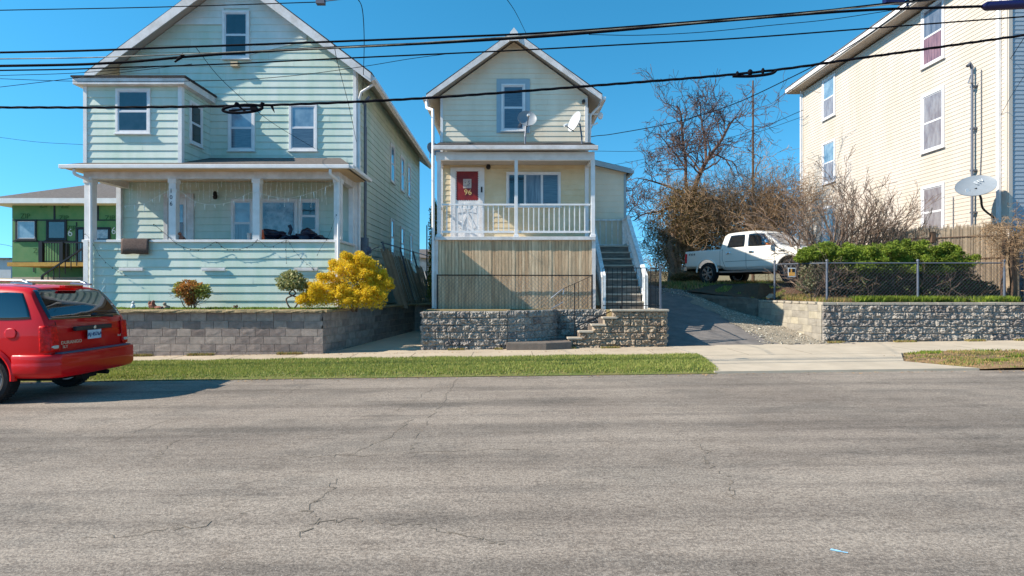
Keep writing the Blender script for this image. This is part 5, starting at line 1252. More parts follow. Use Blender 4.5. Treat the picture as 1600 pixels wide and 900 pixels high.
# brown brush mass behind the pickup
def brush(name, lumps, ntw, nl, label, seed, base, lf='brush_leaf', h=1.0, trunk=None):
    b = plant(name, base, label, 'bush'); rg = random.Random(seed); mb = MB()
    for i in range(ntw):
        l = rg.choice(lumps); th = rg.uniform(0, 6.28); r = rg.random()**.5
        p = (l[0]+math.cos(th)*r*l[3]*.8, l[1]+math.sin(th)*r*l[4]*.8, l[2]+rg.uniform(-.7, .7)*l[5])
        branch(mb, p, (rg.gauss(0,.6), rg.gauss(0,.6), rg.uniform(-.1, 1)), h*rg.uniform(.6,1.2), .018, 2, rg, 3, .28, 0, 3, .65, .006, 1)
    mb.build('branches', 'brush_twig', b)
    leaves_mesh('foliage', lumps, int(nl*2.2), .085, lf, b, seed, .9, .45, gap=.7)
    if trunk:
        t = MB()
        for (x, y, z0, z1, r) in trunk: t.tube(catmull([(x,y,z0),(x+.1,y,z0+(z1-z0)*.4),(x-.05,y,z0+(z1-z0)*.7),(x+.1,y,z1)], 4), [r*(1-.03*k) for k in range(13)], 8)
        t.build('trunk', 'bark_grey', b)
    return b
YT = 27.0
brush('brown_bush', [lump(1062,350,YT,1.5,1.2,1.9), lump(1095,372,YT,1.5,1.2,1.6), lump(1050,395,YT,.9,.9,1.3), lump(1110,340,YT+.5,1.3,1,1.3), lump(1075,320,YT,1.1,1,1.0)], 420, 15000, 'tall brown bush smothered in dead vines behind the pickup bed', 41, (8.4,27,1.85), trunk=[(PX(1048,26.5),26.5,1.7,4.2,.22),(PX(1058,26.6),26.6,1.7,3.8,.14)])
brush('bare_brush', [lump(1160,330,YT+1,1.9,1.2,1.5), lump(1200,345,YT+.5,1.6,1.2,1.3), lump(1140,370,YT,1.6,1.2,1.2), lump(1225,345,YT,1.0,1,1.0), lump(1180,375,YT,2,1,1)], 520, 3200, 'wide airy mass of leafless brown brush behind the pickup cab', 42, (11.5,27.5,1.85), h=1.7)
brush('low_scrub', [(5.2,31,2.3,1.5,1,.7),(7.0,33,2.4,2,1,.9),(9.5,33,2.6,2,1,1),(3.4,33,2.2,1.5,1,.5)], 160, 1800, 'low distant scrub seen at the top of the driveway', 43, (6,32,1.8))
brush('leaf_pile', [lump(1075,434,25.5,.8,.5,.22), lump(1090,428,26,.6,.5,.25)], 60, 3500, 'heap of tan dead leaves and sticks behind the pickup tailgate', 44, (8,25.6,1.85), h=.4)
# bare tree
bt = plant('bare_tree', (PX(1078,28),28,1.85), 'tall leafless tree with forking dark limbs above the brown bushes', 'tree')
mb = MB(); rt = random.Random(12); Yt = 28
def limb(pp, r0, r1, sub=None, ns=12, L_=1.3, lv=3):
    c = catmull([Vector((PX(x,Yt+dy), Yt+dy, PZ(y,Yt+dy))) for x, y, dy in pp], 5); n = len(c); mb.tube(c, [r0+(r1-r0)*i/(n-1) for i in range(n)], 7, cap=False)
    for k in range(ns):
        i = rt.randint(n//4, n-1); dd = (c[i]-c[i-1]).normalized(); a = Vector((rt.gauss(0,1), rt.gauss(0,.7), rt.gauss(0,1))); a = (a-dd*a.dot(dd)).normalized()
        branch(mb, c[i], dd*.6+a*.9, L_*rt.uniform(.6,1.2), max(.018, (r0+(r1-r0)*i/n)*.5), lv, rt, 3, .26, .03, 5, .62, .009, .9)
limb([(1078,430,0),(1076,370,0),(1080,310,0)], .24, .18, ns=0)
limb([(1080,310,0),(1072,290,0),(1071,250,.3),(1066,215,.5),(1064,180,.4),(1058,165,.3)], .10, .03, ns=14, L_=1.5)
limb([(1080,310,0),(1092,275,-.3),(1108,245,-.5),(1125,222,-.4),(1140,195,-.3),(1150,182,-.2)], .13, .03, ns=16, L_=1.7)
limb([(1103,250,-.4),(1102,225,0),(1098,200,.4),(1095,180,.4),(1094,160,.3)], .07, .02, ns=12, L_=1.3)
limb([(1078,318,0),(1060,300,.5),(1040,290,.8),(1015,282,.6),(995,278,.6)], .08, .02, ns=12, L_=1.3)
limb([(1076,330,0),(1055,322,-.6),(1030,330,-.9),(1005,335,-.8),(990,345,-.8)], .07, .02, ns=12, L_=1.3)
limb([(1071,262,.3),(1055,240,.6),(1040,222,.8),(1030,210,.8)], .05, .015, ns=9, L_=1.1)
limb([(1094,272,-.3),(1085,262,-1),(1090,245,-1.4),(1085,225,-1.6)], .05, .015, ns=10, L_=1.2)
mb.build('trunk', 'bark_dark', bt)
# antenna mast
t = MB(); x = PX(1176.5,36); t.tube([(x,36,1.7),(x,36,PZ(265,36)),(x,36,PZ(126,36))], [.11,.08,.05], 8); t.build('radio_mast', 'bark', label='thin dark pole rising straight above the brush beside the bare tree', cat='pole')
tv = MB(); rv = random.Random(5)
for i in range(7): branch(tv, (PX(1180,35),35,PZ(265+i*12,35)), (rv.uniform(-.5,1),0,.6), 2.2, .03, 2, rv, 4, .35, -.12, 4, .6, .012)
tv.build('climbing_vine', 'brush_twig', label='thin vines dangling around the tall dark pole', cat='vine')
# columnar arborvitae
av = plant('arborvitae', (-2.62,19.4,1.08), 'narrow dark green columnar evergreen squeezed against the cream house', 'tree')
leaves_mesh('crown', [(-2.62,19.4,1.6+.42*i,.26*(1-.06*i),.3,.45) for i in range(7)]+[(-2.6,19.4,4.35,.1,.1,.35)], 6500, .07, 'arbor_leaf', av, 19, .6, .45, .6, gap=.3)
t = MB(); t.tube([(-2.62,19.4,1.0),(-2.62,19.4,4.2)], [.05,.015], 6); t.build('trunk', 'bark', av)
t = MB(); t.tube([P(667,465,22),P(667,352,22)], .025, 6); t.build('steel_pole', 'galvanised', label='thin bare metal pole in the gap left of the columnar evergreen', cat='pole')
# ================= VEHICLES =================
def loft_body(stations, creases=()):
    """stations: list of 8-point half rings [(x,y,z)] bottom centre -> top centre"""
    bm = bmesh.new(); rings = []
    for st in stations:
        half = [bm.verts.new(p) for p in st]; oth = [half[0]]+[bm.verts.new((p[0], -p[1], p[2])) for p in st[1:-1]]+[half[-1]]
        rings.append(half+list(reversed(oth[1:-1])))
    n = len(rings[0]); m = len(stations[0])
    for a, b in zip(rings[:-1], rings[1:]):
        for i in range(n): bm.faces.new((a[i], a[(i+1) % n], b[(i+1) % n], b[i]))
    for R_, flip in ((rings[0], 0), (rings[-1], 1)):
        h = R_[:m]; o = [R_[0]]+list(reversed(R_[m:]))+[R_[m-1]]
        for i in range(m-1):
            f = [h[i], h[i+1], o[i+1], o[i]]
            f2 = []
            for v in f:
                if v not in f2: f2.append(v)
            if flip: f2.reverse()
            bm.faces.new(f2)
    bm.normal_update(); bmesh.ops.recalc_face_normals(bm, faces=bm.faces)
    cl = bm.edges.layers.float.new('crease_edge')
    for (si, val) in creases:
        for i in range(n):
            e = bm.edges.get((rings[si][i], rings[si][(i+1) % n]))
            if e: e[cl] = val
    for li, val in LONGC:
        for a, b in zip(rings[:-1], rings[1:]):
            for k in ({li, (n-li) % n}):
                e = bm.edges.get((a[k], b[k]))
                if e: e[cl] = val
    me = bpy.data.meshes.new('body'); bm.to_mesh(me); bm.free(); return me
LONGC = []
def finish(me, cutters, sub=2):
    o = bpy.data.objects.new('tmp', me); COL.objects.link(o)
    s = o.modifiers.new('s', 'SUBSURF'); s.levels = sub; s.render_levels = sub
    tmp = []
    for c in cutters:
        cm = bpy.data.meshes.new('c'); cm.from_pydata([tuple(v) for v in c.v], [], c.f); bm = bmesh.new(); bm.from_mesh(cm); bmesh.ops.recalc_face_normals(bm, faces=bm.faces); bm.to_mesh(cm); bm.free()
        co = bpy.data.objects.new('c', cm); COL.objects.link(co); tmp.append(co)
        b = o.modifiers.new('b', 'BOOLEAN'); b.object = co; b.operation = 'DIFFERENCE'; b.solver = 'EXACT'
    bpy.context.view_layer.update(); dg = bpy.context.evaluated_depsgraph_get()
    out = bpy.data.meshes.new_from_object(o.evaluated_get(dg))
    for t_ in tmp+[o]: bpy.data.objects.remove(t_)
    return out
def mesh_part(me, name, m, parent, sharp=30):
    me.materials.clear(); me.materials.append(MATS[m]); me.shade_smooth(); me.set_sharp_from_angle(angle=rad(sharp))
    o = bpy.data.objects.new(name, me); COL.objects.link(o); o.parent = parent; ORG[o.name] = Vector(); return o
def cyl_y(x, z, r, y0, y1, seg=40):
    c = MB(); c.lathe([(.0001, y0), (r, y0), (r, y1), (.0001, y1)], (x, 0, z), 'y', seg); return c
def decal(bvh, quad, axis, side, name, m, parent, off=.006, th=.006, nu=16, nv=10, rnd=.0):
    """quad: 4 corners (a,b) in the plane normal to axis ('y': (x,z); 'x': (y,z)); projected on the body from side"""
    mb = MB(); vs = []
    for j in range(nv+1):
        for i in range(nu+1):
            u = i/nu*2-1; v = j/nv*2-1
            if rnd: k = rnd; uu = u*math.sqrt(1-k*v*v/2); vv = v*math.sqrt(1-k*u*u/2)
            else: uu, vv = u, v
            s, t = (uu+1)/2, (vv+1)/2
            a = [(1-s)*(1-t)*quad[0][k]+s*(1-t)*quad[1][k]+s*t*quad[2][k]+(1-s)*t*quad[3][k] for k in (0, 1)]
            if axis == 'y': o_ = Vector((a[0], side*3, a[1])); d = Vector((0, -side, 0))
            else: o_ = Vector((side*12, a[0], a[1])); d = Vector((-side, 0, 0))
            h = bvh.ray_cast(o_, d)
            nn_ = (h[1] if h[1].dot(d) < 0 else -h[1]) if h[0] else None
            vs.append((h[0]+nn_*off) if h[0] else (o_+d*(3-.9 if axis == 'y' else 12)))
    w_ = nu+1; fs = [(j*w_+i, j*w_+i+1, (j+1)*w_+i+1, (j+1)*w_+i) for j in range(nv) for i in range(nu)]
    mb.add(vs, fs); o = mb.build(name, m, parent, smooth=True)
    s = o.modifiers.new('s', 'SOLIDIFY'); s.thickness = th; s.offset = 0
    return o
def bvh_of(me): return BVHTree.FromPolygons([v.co.copy() for v in me.vertices], [tuple(p.vertices) for p in me.polygons])
def seam(bvh, pts, axis, side, parent, name='seam', r=.006, m='under'):
    mb = MB(); q = []
    for a, b in zip(pts[:-1], pts[1:]):
        for k in range(10): q.append((a[0]+(b[0]-a[0])*k/10, a[1]+(b[1]-a[1])*k/10))
    q.append(pts[-1]); out = []
    for a in q:
        if axis == 'y': h = bvh.ray_cast(Vector((a[0], side*3, a[1])), Vector((0,-side,0)))
        else: h = bvh.ray_cast(Vector((side*12, a[0], a[1])), Vector((-side,0,0)))
        if h[0]: out.append(h[0])
    if len(out) > 1: mb.tube(out, r, 4); return mb.build(name, m, parent)
def wheel(parent, x, y, z, r, w, side, spokes=5, rimr=.62):
    """side=-1: outer face toward -y"""
    s = side; wd = w/2; t = MB(); t.lathe([(r*.66, -wd*.75), (r*.80, -wd), (r*.95, -wd*.92), (r, -wd*.62), (r, wd*.62), (r*.95, wd*.92), (r*.80, wd), (r*.66, wd*.75)], (x, y, z), 'y', 40, close=True)
    for k in range(44):
        a = 2*math.pi*k/44; c, q = math.cos(a), math.sin(a)
        t.bar((x+c*r*1.004, y-wd*.6, z+q*r*1.004), (x+c*r*1.004, y+wd*.6, z+q*r*1.004), .018, .02)
    W__ = t.build('wheel', 'tyre', parent, smooth=True)
    rm = MB(); yo = y+s*wd*.55
    rm.lathe([(r*.66, y-wd*.7-y), (r*.67, wd*.7), (r*.60, wd*.7), (r*.58, 0), (r*.60, -wd*.7)], (x, y, z), 'y', 36, close=True)
    rm.lathe([(.0001, -.02), (r*.16, -.02), (r*.17, .02), (.0001, .03)], (x, yo, z), 'y', 20)
    for k in range(spokes):
        a = 2*math.pi*(k+.25)/spokes
        for da in (-.13, .13): rm.bar((x+math.cos(a)*r*.1, yo, z+math.sin(a)*r*.1), (x+math.cos(a+da)*r*.63, yo+s*wd*.12, z+math.sin(a+da)*r*.63), r*.11, r*.09)
    rm.build('rim', 'rim', W__, smooth=True)
    hb = MB(); hb.lathe([(.0001,-.01),(r*.55,-.01),(r*.55,.01),(.0001,.01)], (x, y-s*wd*.1, z), 'y', 24); hb.build('brake_disc', 'under', W__)
    return W__

# ---- red SUV, rear toward +X; local x runs rear(0) -> front(5.1)
SV = empty('red_suv', (0,0,0), 'glossy red sport utility vehicle parked at the left kerb seen from behind', 'suv'); ORG[SV.name] = Vector()
def rg_(x, zb, w, zm, zbelt, wb, wr, zr, dx=(0,)*8, zc=.02):
    p = [(0,zb),(w-.14,zb),(w-.01,zb+.13),(w,zm),(wb,zbelt),(wr,zr-.09),(wr-.13,zr-.01),(0,zr+zc)]
    return [(x+dx[i], q[0], q[1]) for i, q in enumerate(p)]
LONGC = [(4, .35), (1, .3), (2, .3)]
DR = (.08,.05,0,0,.05,.36,.42,.40)
st = [rg_(.02, .50, .90, .85, 1.27, .90, .82, 1.80, DR),
      rg_(.16, .48, .945, .85, 1.27, .93, .84, 1.83, tuple(d*.85 for d in DR)),
      rg_(.6, .44, .955, .85, 1.26, .935, .85, 1.85, tuple(d*.3 for d in DR)), rg_(1.2, .42, .955, .85, 1.25, .93, .85, 1.865), rg_(2.0, .40, .955, .82, 1.24, .93, .85, 1.865),
      rg_(2.9, .40, .955, .82, 1.22, .92, .82, 1.84), rg_(3.3, .40, .955, .82, 1.20, .92, .74, 1.72), rg_(3.85, .42, .955, .80, 1.14, .91, .80, 1.26), rg_(4.1, .44, .955, .80, 1.08, .90, .80, 1.17),
      rg_(4.7, .44, .94, .78, 1.0, .88, .76, 1.06), rg_(4.98, .46, .88, .74, .92, .82, .70, .97), rg_(5.06, .50, .80, .72, .86, .75, .62, .92)]
me = loft_body(st, creases=((0, .75), (11, .5)))
WZ = .385; wx1, wx2 = 1.02, 4.05
cut = []
for wx in (wx1, wx2):
    for s in (-1, 1): cut.append(cyl_y(wx, WZ+.03, .455, s*.62 if s > 0 else -1.2, 1.2 if s > 0 else -.62))
body = finish(me, cut); bv = bvh_of(body); SB = mesh_part(body, 'body', 'car_red', SV)
# flared arch lips
for wx in (wx1, wx2):
    for s in (-1, 1):
        f = MB(); pts = []
        for k in range(19):
            a = math.pi*(k/18)*1.06-.09; pts.append((wx+math.cos(a)*.475, s*.945, WZ+.03+math.sin(a)*.475))
        f.tube(pts, .045, 6); f.build('fender_flare', 'car_red', SV, smooth=True)
# bumper
plan = [(-.17,-.55),(-.12,-.86),(.0,-.955),(.2,-.985),(.56,-.985),(.56,.985),(.2,.985),(.0,.955),(-.12,.86),(-.17,.55)]
b = MB(); n = len(plan); vs = []
for z, k in ((.40, .93), (.47, 1.0), (.62, 1.0), (.66, .992), (.72, 1.0), (.77, .985)):
    for (x, y) in plan: vs.append((.2+(x-.2)*k if x < .5 else x, y*k, z+(.0 if x < .3 else 0)))
fs = [(j*n+i, j*n+(i+1) % n, (j+1)*n+(i+1) % n, (j+1)*n+i) for j in range(5) for i in range(n)]+[tuple(range(n-1,-1,-1)), tuple(5*n+i for i in range(n))]
b.add(vs, fs)
bm_ = bpy.data.meshes.new('b'); bm_.from_pydata(b.v, [], b.f)
oo = bpy.data.objects.new('t', bm_); COL.objects.link(oo); bb = oo.modifiers.new('b', 'BEVEL'); bb.width = .02; bb.segments = 2; bb.limit_method = 'ANGLE'; bb.angle_limit = rad(40)
cc = []
for s in (-1, 1):
    c = cyl_y(wx1, WZ+.03, .5, s*.5 if s > 0 else -1.2, 1.2 if s > 0 else -.5); cm = bpy.data.meshes.new('c'); cm.from_pydata([tuple(v) for v in c.v], [], c.f); co = bpy.data.objects.new('c', cm); COL.objects.link(co); cc.append(co)
    q = bmesh.new(); q.from_mesh(cm); bmesh.ops.recalc_face_normals(q, faces=q.faces); q.to_mesh(cm); q.free()
    b2 = oo.modifiers.new('q', 'BOOLEAN'); b2.object = co; b2.operation = 'DIFFERENCE'
bpy.context.view_layer.update(); bme = bpy.data.meshes.new_from_object(oo.evaluated_get(bpy.context.evaluated_depsgraph_get()))
for o_ in cc+[oo]: bpy.data.objects.remove(o_)
BU = mesh_part(bme, 'bumper', 'car_red', SV, 35)
b = MB(); b.prism([(-.135,-.66,.772),(-.10,-.80,.772),(.0,-.80,.772),(.02,.80,.772),(-.10,.80,.772),(-.135,.66,.772)], (0,0,.014)); b.build('step_pad', 'grey_plastic', BU)
# glass
decal(bv, [(-.84,1.29),(.84,1.29),(.74,1.77),(-.74,1.77)], 'x', -1, 'rear_window', 'car_glass', SV, .008, .006, 22, 12, .12)
for s in (-1, 1):
    decal(bv, [(.28,1.31),(1.02,1.30),(1.0,1.73),(.50,1.73)], 'y', s, 'side_window', 'car_glass', SV, .004, .006, 18, 10, .25)
    decal(bv, [(1.12,1.30),(1.95,1.28),(1.95,1.74),(1.1,1.74)], 'y', s, 'side_window', 'car_glass', SV, .004, .006, 14, 10, .1)
    decal(bv, [(2.05,1.28),(3.35,1.24),(2.95,1.72),(2.05,1.74)], 'y', s, 'side_window', 'car_glass', SV, .004, .006, 14, 10, .1)
    seam(bv, [(1.06,1.27),(1.06,.95),(1.35,.80),(1.48,.5)], 'y', s, SV, 'door_seam', .005); seam(bv, [(2.0,1.8),(2.0,.45)], 'y', s, SV, 'door_seam', .005); seam(bv, [(3.4,1.2),(3.38,.45)], 'y', s, SV, 'door_seam', .005)
    decal(bv, [(1.2,1.06),(1.42,1.06),(1.42,1.12),(1.2,1.12)], 'y', s, 'door_handle', 'car_red', SV, .02, .03, 4, 3); decal(bv, [(2.15,1.04),(2.37,1.04),(2.37,1.10),(2.15,1.10)], 'y', s, 'door_handle', 'car_red', SV, .02, .03, 4, 3)
    decal(bv, [(4.82,.74),(5.0,.74),(5.0,.92),(4.75,.95)], 'y', s, 'headlight', 'tail_white', SV, .006, .01, 6, 6)
    # tail lights wrap the corner
    for ax, q in (('x', [(s*.72,.80),(s*.885,.80),(s*.88,1.21),(s*.74,1.21)]), ('y', [(.03,.80),(.14,.80),(.16,1.21),(.06,1.21)])):
        decal(bv, q, ax, -1 if ax == 'x' else s, 'tail_light', 'tail_red', SV, .016, .024, 10, 12, .12)
    decal(bv, [(s*.76,.85),(s*.86,.85),(s*.87,.90),(s*.75,.90)], 'x', -1, 'reverse_light', 'tail_white', SV, .034, .01, 8, 4, .5)
    t = MB(); t.blob((3.55, s*1.08, 1.25), (.09,.12,.09), 0, 1, 2); t.bar((3.5,s*.9,1.22),(3.55,s*1.05,1.22), .04); t.build('wing_mirror', 'car_red', SV, smooth=True)
    t = MB(); t.tube(catmull([(.55,s*.62,1.86),(.65,s*.62,1.915),(.9,s*.62,1.925),(2.6,s*.62,1.93),(2.8,s*.62,1.87)], 5), .017, 6); t.bar((.5,s*.62,1.865),(.85,s*.62,1.885), .06, .03); t.build('roof_rack', 'rim', SV, smooth=True)
decal(bv, [(3.5,0),(3.5,0),(3.5,0),(3.5,0)], 'y', 1, 'x', 'under', SV) if False else None
decal(bv, [(-.62,1.18),(.62,1.18),(.55,1.66),(-.55,1.66)], 'x', 1, 'windscreen', 'car_glass', SV, .006, .008, 14, 10, .1)
decal(bv, [(-.5,.62),(.5,.62),(.5,.82),(-.5,.82)], 'x', 1, 'grille', 'chrome', SV, .01, .02, 8, 6, .1)
seam(bv, [(-.80,.80),(-.80,1.27)], 'x', -1, SV, 'tailgate_seam', .007); seam(bv, [(.71,.80),(.71,1.27)], 'x', -1, SV, 'tailgate_seam', .007)
b = MB(); b.box(-.022,.03,-.42,.42,1.10,1.17); b.build('tailgate_trim', 'black_plastic', SV, bevel=.008)
b = MB(); b.lathe([(.0001,0),(.032,0),(.03,.012),(.0001,.016)], (-.022,0,1.137), 'x', 16); 
b = MB(); b.blob((-.026,0,1.137), (.008,.03,.032), .2, 2, 2); b.build('emblem', 'badge', SV)
RX_ = Matrix.Rotation(rad(-90), 4, 'Z') @ Matrix.Rotation(rad(90), 4, 'X')   # text facing -X
b = MB(); b.box(-.022,-.012,-.155,.155,.945,1.095); pl = b.build('licence_plate', 'plate_blue', SV, bevel=.003)
b = MB(); b.text('AJ·4576A', .085, Matrix.Translation((-.026,0,1.02)) @ RX_, .002); b.build('plate_number', 'ink_blue', pl)
b = MB(); b.text('DURANGO', .075, Matrix.Translation((-.012,.50,.93)) @ RX_, .004, 1.15); b.build('badge', 'badge', SV)
b = MB(); b.text('SLT', .06, Matrix.Translation((-.012,.635,.865)) @ RX_, .004, 1.15); b.build('badge', 'badge', SV)
b = MB(); b.text('4x4', .06, Matrix.Translation((-.012,-.62,.95)) @ RX_, .004); b.build('badge', 'badge', SV)
b = MB(); b.blob((-.0,-.02,1.345), (.05,.06,.035), 0, 1, 2); b.bar((-.02,0,1.345),(-.02,-.42,1.315), .02, .03); b.bar((-.01,-.1,1.33),(-.012,-.46,1.30), .012, .03); b.build('wiper', 'black_plastic', SV)
b = MB(); b.box(.33,.42,-.2,.2,1.80,1.84); b.build('brake_light', 'tail_red', SV)
for s in (-1, 1): decal(bv, [(.50,1.02),(.68,1.02),(.68,1.18),(.50,1.18)], 'y', s, 'fuel_door', 'car_red', SV, .006, .01, 10, 10, .9) if s > 0 else None
b = MB(); b.box(.3, 4.6, -.5, .5, .3, .5); b.tube([(1.02,-.6,WZ-.03),(1.02,.6,WZ-.03)], .07, 8); b.tube([(0.0,-.35,.33),(.9,-.35,.36)], .04, 8); b.box(.02,.12,-.1,.25,.3,.44); b.box(.35,.75,-.75,.75,.36,.6)
for wx in (wx1, wx2): b.tube([(wx,-.7,WZ),(wx,.7,WZ)], .05, 8)
b.build('underbody', 'under', SV)
for wx in (wx1, wx2):
    for s in (-1, 1): wheel(SV, wx, s*.80, WZ, .385, .26, s, 5)
SV.rotation_euler = (0, rad(0.0), rad(180)); SV.location = (-7.12, 9.80, -.10); 

# ---- white pickup; local x rear(0) -> front(5.85)
PK = empty('white_pickup', (0,0,0), 'white crew cab pickup truck parked on the dirt above the driveway', 'pickup'); ORG[PK.name] = Vector()
LONGC = [(4, .7), (2, .5), (5, .55), (6, .45), (1, .5)]
def rb_(x, zb, w, zm, zbelt, wb, wr, zr, dx=(0,)*8, zc=.02): return rg_(x, zb, w, zm, zbelt, wb, wr, zr, dx, zc)
T = 1.34
def bed(x): return [(x,0,.62),(x,.84,.62),(x,.985,.72),(x,1.0,1.0),(x,.99,T-.03),(x,.975,T),(x,.6,T),(x,0,T)]
CR = (0,0,0,0,0,.07,.09,.09)
st = [bed(.0), bed(.08), bed(.6), bed(1.3), bed(1.80), bed(1.86),
      rb_(1.90,.55,1.0,1.0,T+.01,.985,.85,1.92,CR), rb_(2.05,.52,1.0,1.0,T+.01,.985,.87,1.96,(0,)*8), rb_(2.6,.50,1.0,1.0,T,.985,.88,1.98), rb_(3.3,.50,1.0,1.0,T-.01,.985,.87,1.97), rb_(3.65,.50,1.0,1.0,T-.02,.98,.84,1.90),
      rb_(4.05,.50,1.0,1.0,T-.03,.975,.80,1.58), rb_(4.40,.50,1.0,.98,1.28,.97,.84,1.34), rb_(4.7,.52,1.0,.98,1.25,.96,.84,1.32),
      rb_(5.4,.55,.98,.95,1.18,.93,.82,1.27), rb_(5.68,.60,.92,.92,1.13,.88,.78,1.22), rb_(5.74,.64,.88,.90,1.10,.84,.74,1.16)]
me = loft_body(st, creases=((0,.9),(4,.7),(5,.9),(6,.9),(7,.35),(9,.4),(12,.5),(16,.6)))
WR = .42; w1, w2 = 1.17, 4.85; cut = []
for wx in (w1, w2):
    for s in (-1, 1): cut.append(cyl_y(wx, WR+.04, .51, s*.6 if s > 0 else -1.3, 1.3 if s > 0 else -.6))
c = MB(); c.box(.09, 1.76, -.82, .82, .85, 2.0); cut.append(c)
body = finish(me, cut); bv = bvh_of(body); mesh_part(body, 'body', 'car_white', PK)
for s in (-1, 1):
    decal(bv, [(2.16,1.38),(2.98,1.37),(2.95,1.84),(2.28,1.84)], 'y', s, 'side_window', 'car_glass', PK, .005, .006, 14, 10, .15)
    decal(bv, [(3.12,1.37),(4.14,1.35),(3.68,1.82),(3.10,1.84)], 'y', s, 'side_window', 'car_glass', PK, .005, .006, 14, 10, .15)
    for pts in ([(1.84,1.33),(1.84,.62)], [(2.98,1.85),(3.06,1.35),(3.06,.56)], [(4.26,1.3),(4.26,.56)], [(2.1,.85),(4.2,.85)], [(1.95,1.33),(1.95,.95),(2.1,.6)]): seam(bv, pts, 'y', s, PK, 'door_seam', .007)
    for x in (2.15, 3.2): decal(bv, [(x,1.14),(x+.2,1.14),(x+.2,1.2),(x,1.2)], 'y', s, 'door_handle', 'chrome', PK, .02, .03, 4, 3)
    decal(bv, [(.02,.86),(.10,.86),(.12,1.24),(.02,1.26)], 'y', s, 'tail_light', 'tail_red', PK, .01, .02, 6, 8)
    decal(bv, [(5.25,.9),(5.6,.9),(5.62,1.14),(5.30,1.16)], 'y', s, 'headlight', 'tail_white', PK, .008, .015, 6, 6)
    t = MB(); t.blob((4.12,s*1.17,1.46), (.09,.15,.13), .0, 1, 2); t.bar((4.1,s*.95,1.38),(4.12,s*1.15,1.42), .05); m_o = t.build('wing_mirror', 'chrome', PK, smooth=True)
    t = MB(); t.blob((4.17,s*1.17,1.38), (.07,.13,.04), 0, 1, 2); t.build('turn_signal', 'amber', PK, smooth=True)
    t = MB(); t.bar((1.8,s*.93,.46),(4.28,s*.93,.46), .14, .07); t.build('running_board', 'steel', PK)
    for wx in (w1, w2):
        f = MB(); f.tube([(wx+math.cos(math.pi*k/18)*.535, s*.985, WR+.04+math.sin(math.pi*k/18)*.535) for k in range(19)], .03, 6); f.build('fender_flare', 'car_white', PK, smooth=True)
        wheel(PK, wx, s*.86, WR, .42, .28, s, 6)
    tx = MB(); tx.text('FX4', .13, Matrix.Translation((.40, s*1.006, 1.20)) @ (Matrix.Rotation(rad(90), 4, 'X') if s < 0 else Matrix.Rotation(rad(180), 4, 'Z') @ Matrix.Rotation(rad(90), 4, 'X')), .003, 1.6); tx.build('badge', 'black_plastic', PK)
    tx = MB(); tx.box(4.42, 4.66, s*1.0-.006, s*1.0+.006, 1.12, 1.15); tx.build('badge', 'black_plastic', PK)
decal(bv, [(-.74,1.38),(.74,1.38),(.66,1.84),(-.66,1.84)], 'x', 1, 'windscreen', 'glass_haze', PK, .008, .008, 16, 12, .08)
decal(bv, [(-.55,.72),(.55,.72),(.55,1.1),(-.55,1.1)], 'x', 1, 'grille', 'chrome', PK, .015, .03, 8, 6, .1)
b = MB(); b.box(5.68, 5.9, -.95, .95, .52, .76); b.build('front_bumper', 'chrome', PK, bevel=.05); b = MB(); b.box(-.16,.02,-.92,.92,.52,.72); b.build('rear_bumper', 'chrome', PK, bevel=.04)
b = MB(); b.box(.3, 5.4, -.45, .45, .38, .62); b.tube([(w1,-.8,WR),(w1,.8,WR)], .08, 8); b.tube([(w2,-.8,WR),(w2,.8,WR)], .06, 8); b.build('underbody', 'under', PK)
tb = MB(); tb.box(.08, 1.8, -.84, .84, T+.003, T+.02); 
b = MB(); b.box(.02,.06,-.8,.8,.75,T-.02); 
PK.rotation_euler = (0, 0, rad(-62)); 
# near rear wheel (local (1.17,-.86)) should stand at (7.87,23.0)
c_, s_ = math.cos(rad(-62)), math.sin(rad(-62)); PK.location = (7.87-(1.17*c_+.86*s_), 23.0-(1.17*s_-.86*c_), 1.86)
# ================= OVERHEAD WIRES =================
def wire(pts, r, m='cable', name='overhead_wire', label=None, group='overhead wires', ext=True, seg=6, twist=False):
    q = [P(x, y, Y) for x, y, Y in pts]
    if ext:
        a = q[0]+(q[0]-q[1])*(9/(q[1]-q[0]).length); b = q[-1]+(q[-1]-q[-2])*(9/(q[-1]-q[-2]).length)
        a.z = q[0].z+.4*(a.z-q[0].z); q = [a]+q+[b]
    c = catmull(q, 10); mb = MB(); r *= .8
    if twist:
        n = len(c); full = []
        for i in range(n-1):
            for k in range(3): full.append(c[i].lerp(c[i+1], k/3))
        L_ = 0; prev = full[0]
        for s in (0, 2.1, 4.2):
            L_ = 0; prev = full[0]; out = []
            for p in full: L_ += (p-prev).length; prev = p; a = L_*6+s; out.append(p+Vector((0, math.cos(a)*r*.55, math.sin(a)*r*.55)))
            mb.tube(out, r*.62, 5)
    else: mb.tube(c, r, seg)
    return mb.build(name, m, label=label, cat='wire', group=group, smooth=True)
U = 11.0
wire([(0,16,U),(250,11,U),(505,3,U)], .011, label='topmost thin wire across the upper left corner, ending at a grey clamp', ext=False)
t = MB(); a = P(506,2,U); t.box(a.x-.14, a.x+.02, U-.05, U+.05, a.z-.06, a.z+.04); t.tube([a, a+Vector((2.6,0,.3))], .011, 5); t.build('wire_clamp', 'grey_plastic', label='grey clamp block on the topmost wire at the upper left', cat='clamp')
wire([(0,82,U),(300,73,U),(700,58,U),(900,48,U),(1250,20,U),(1420,2,U)], .024, label='thick black cable, uppermost of the bundle crossing both gables')
wire([(0,103,U),(180,98,U),(300,88,U),(450,78,U),(700,66,U),(900,53,U),(1150,31,U),(1350,16,U),(1530,10,U)], .030, label='heavy black cable carrying the dark splice case at upper right')
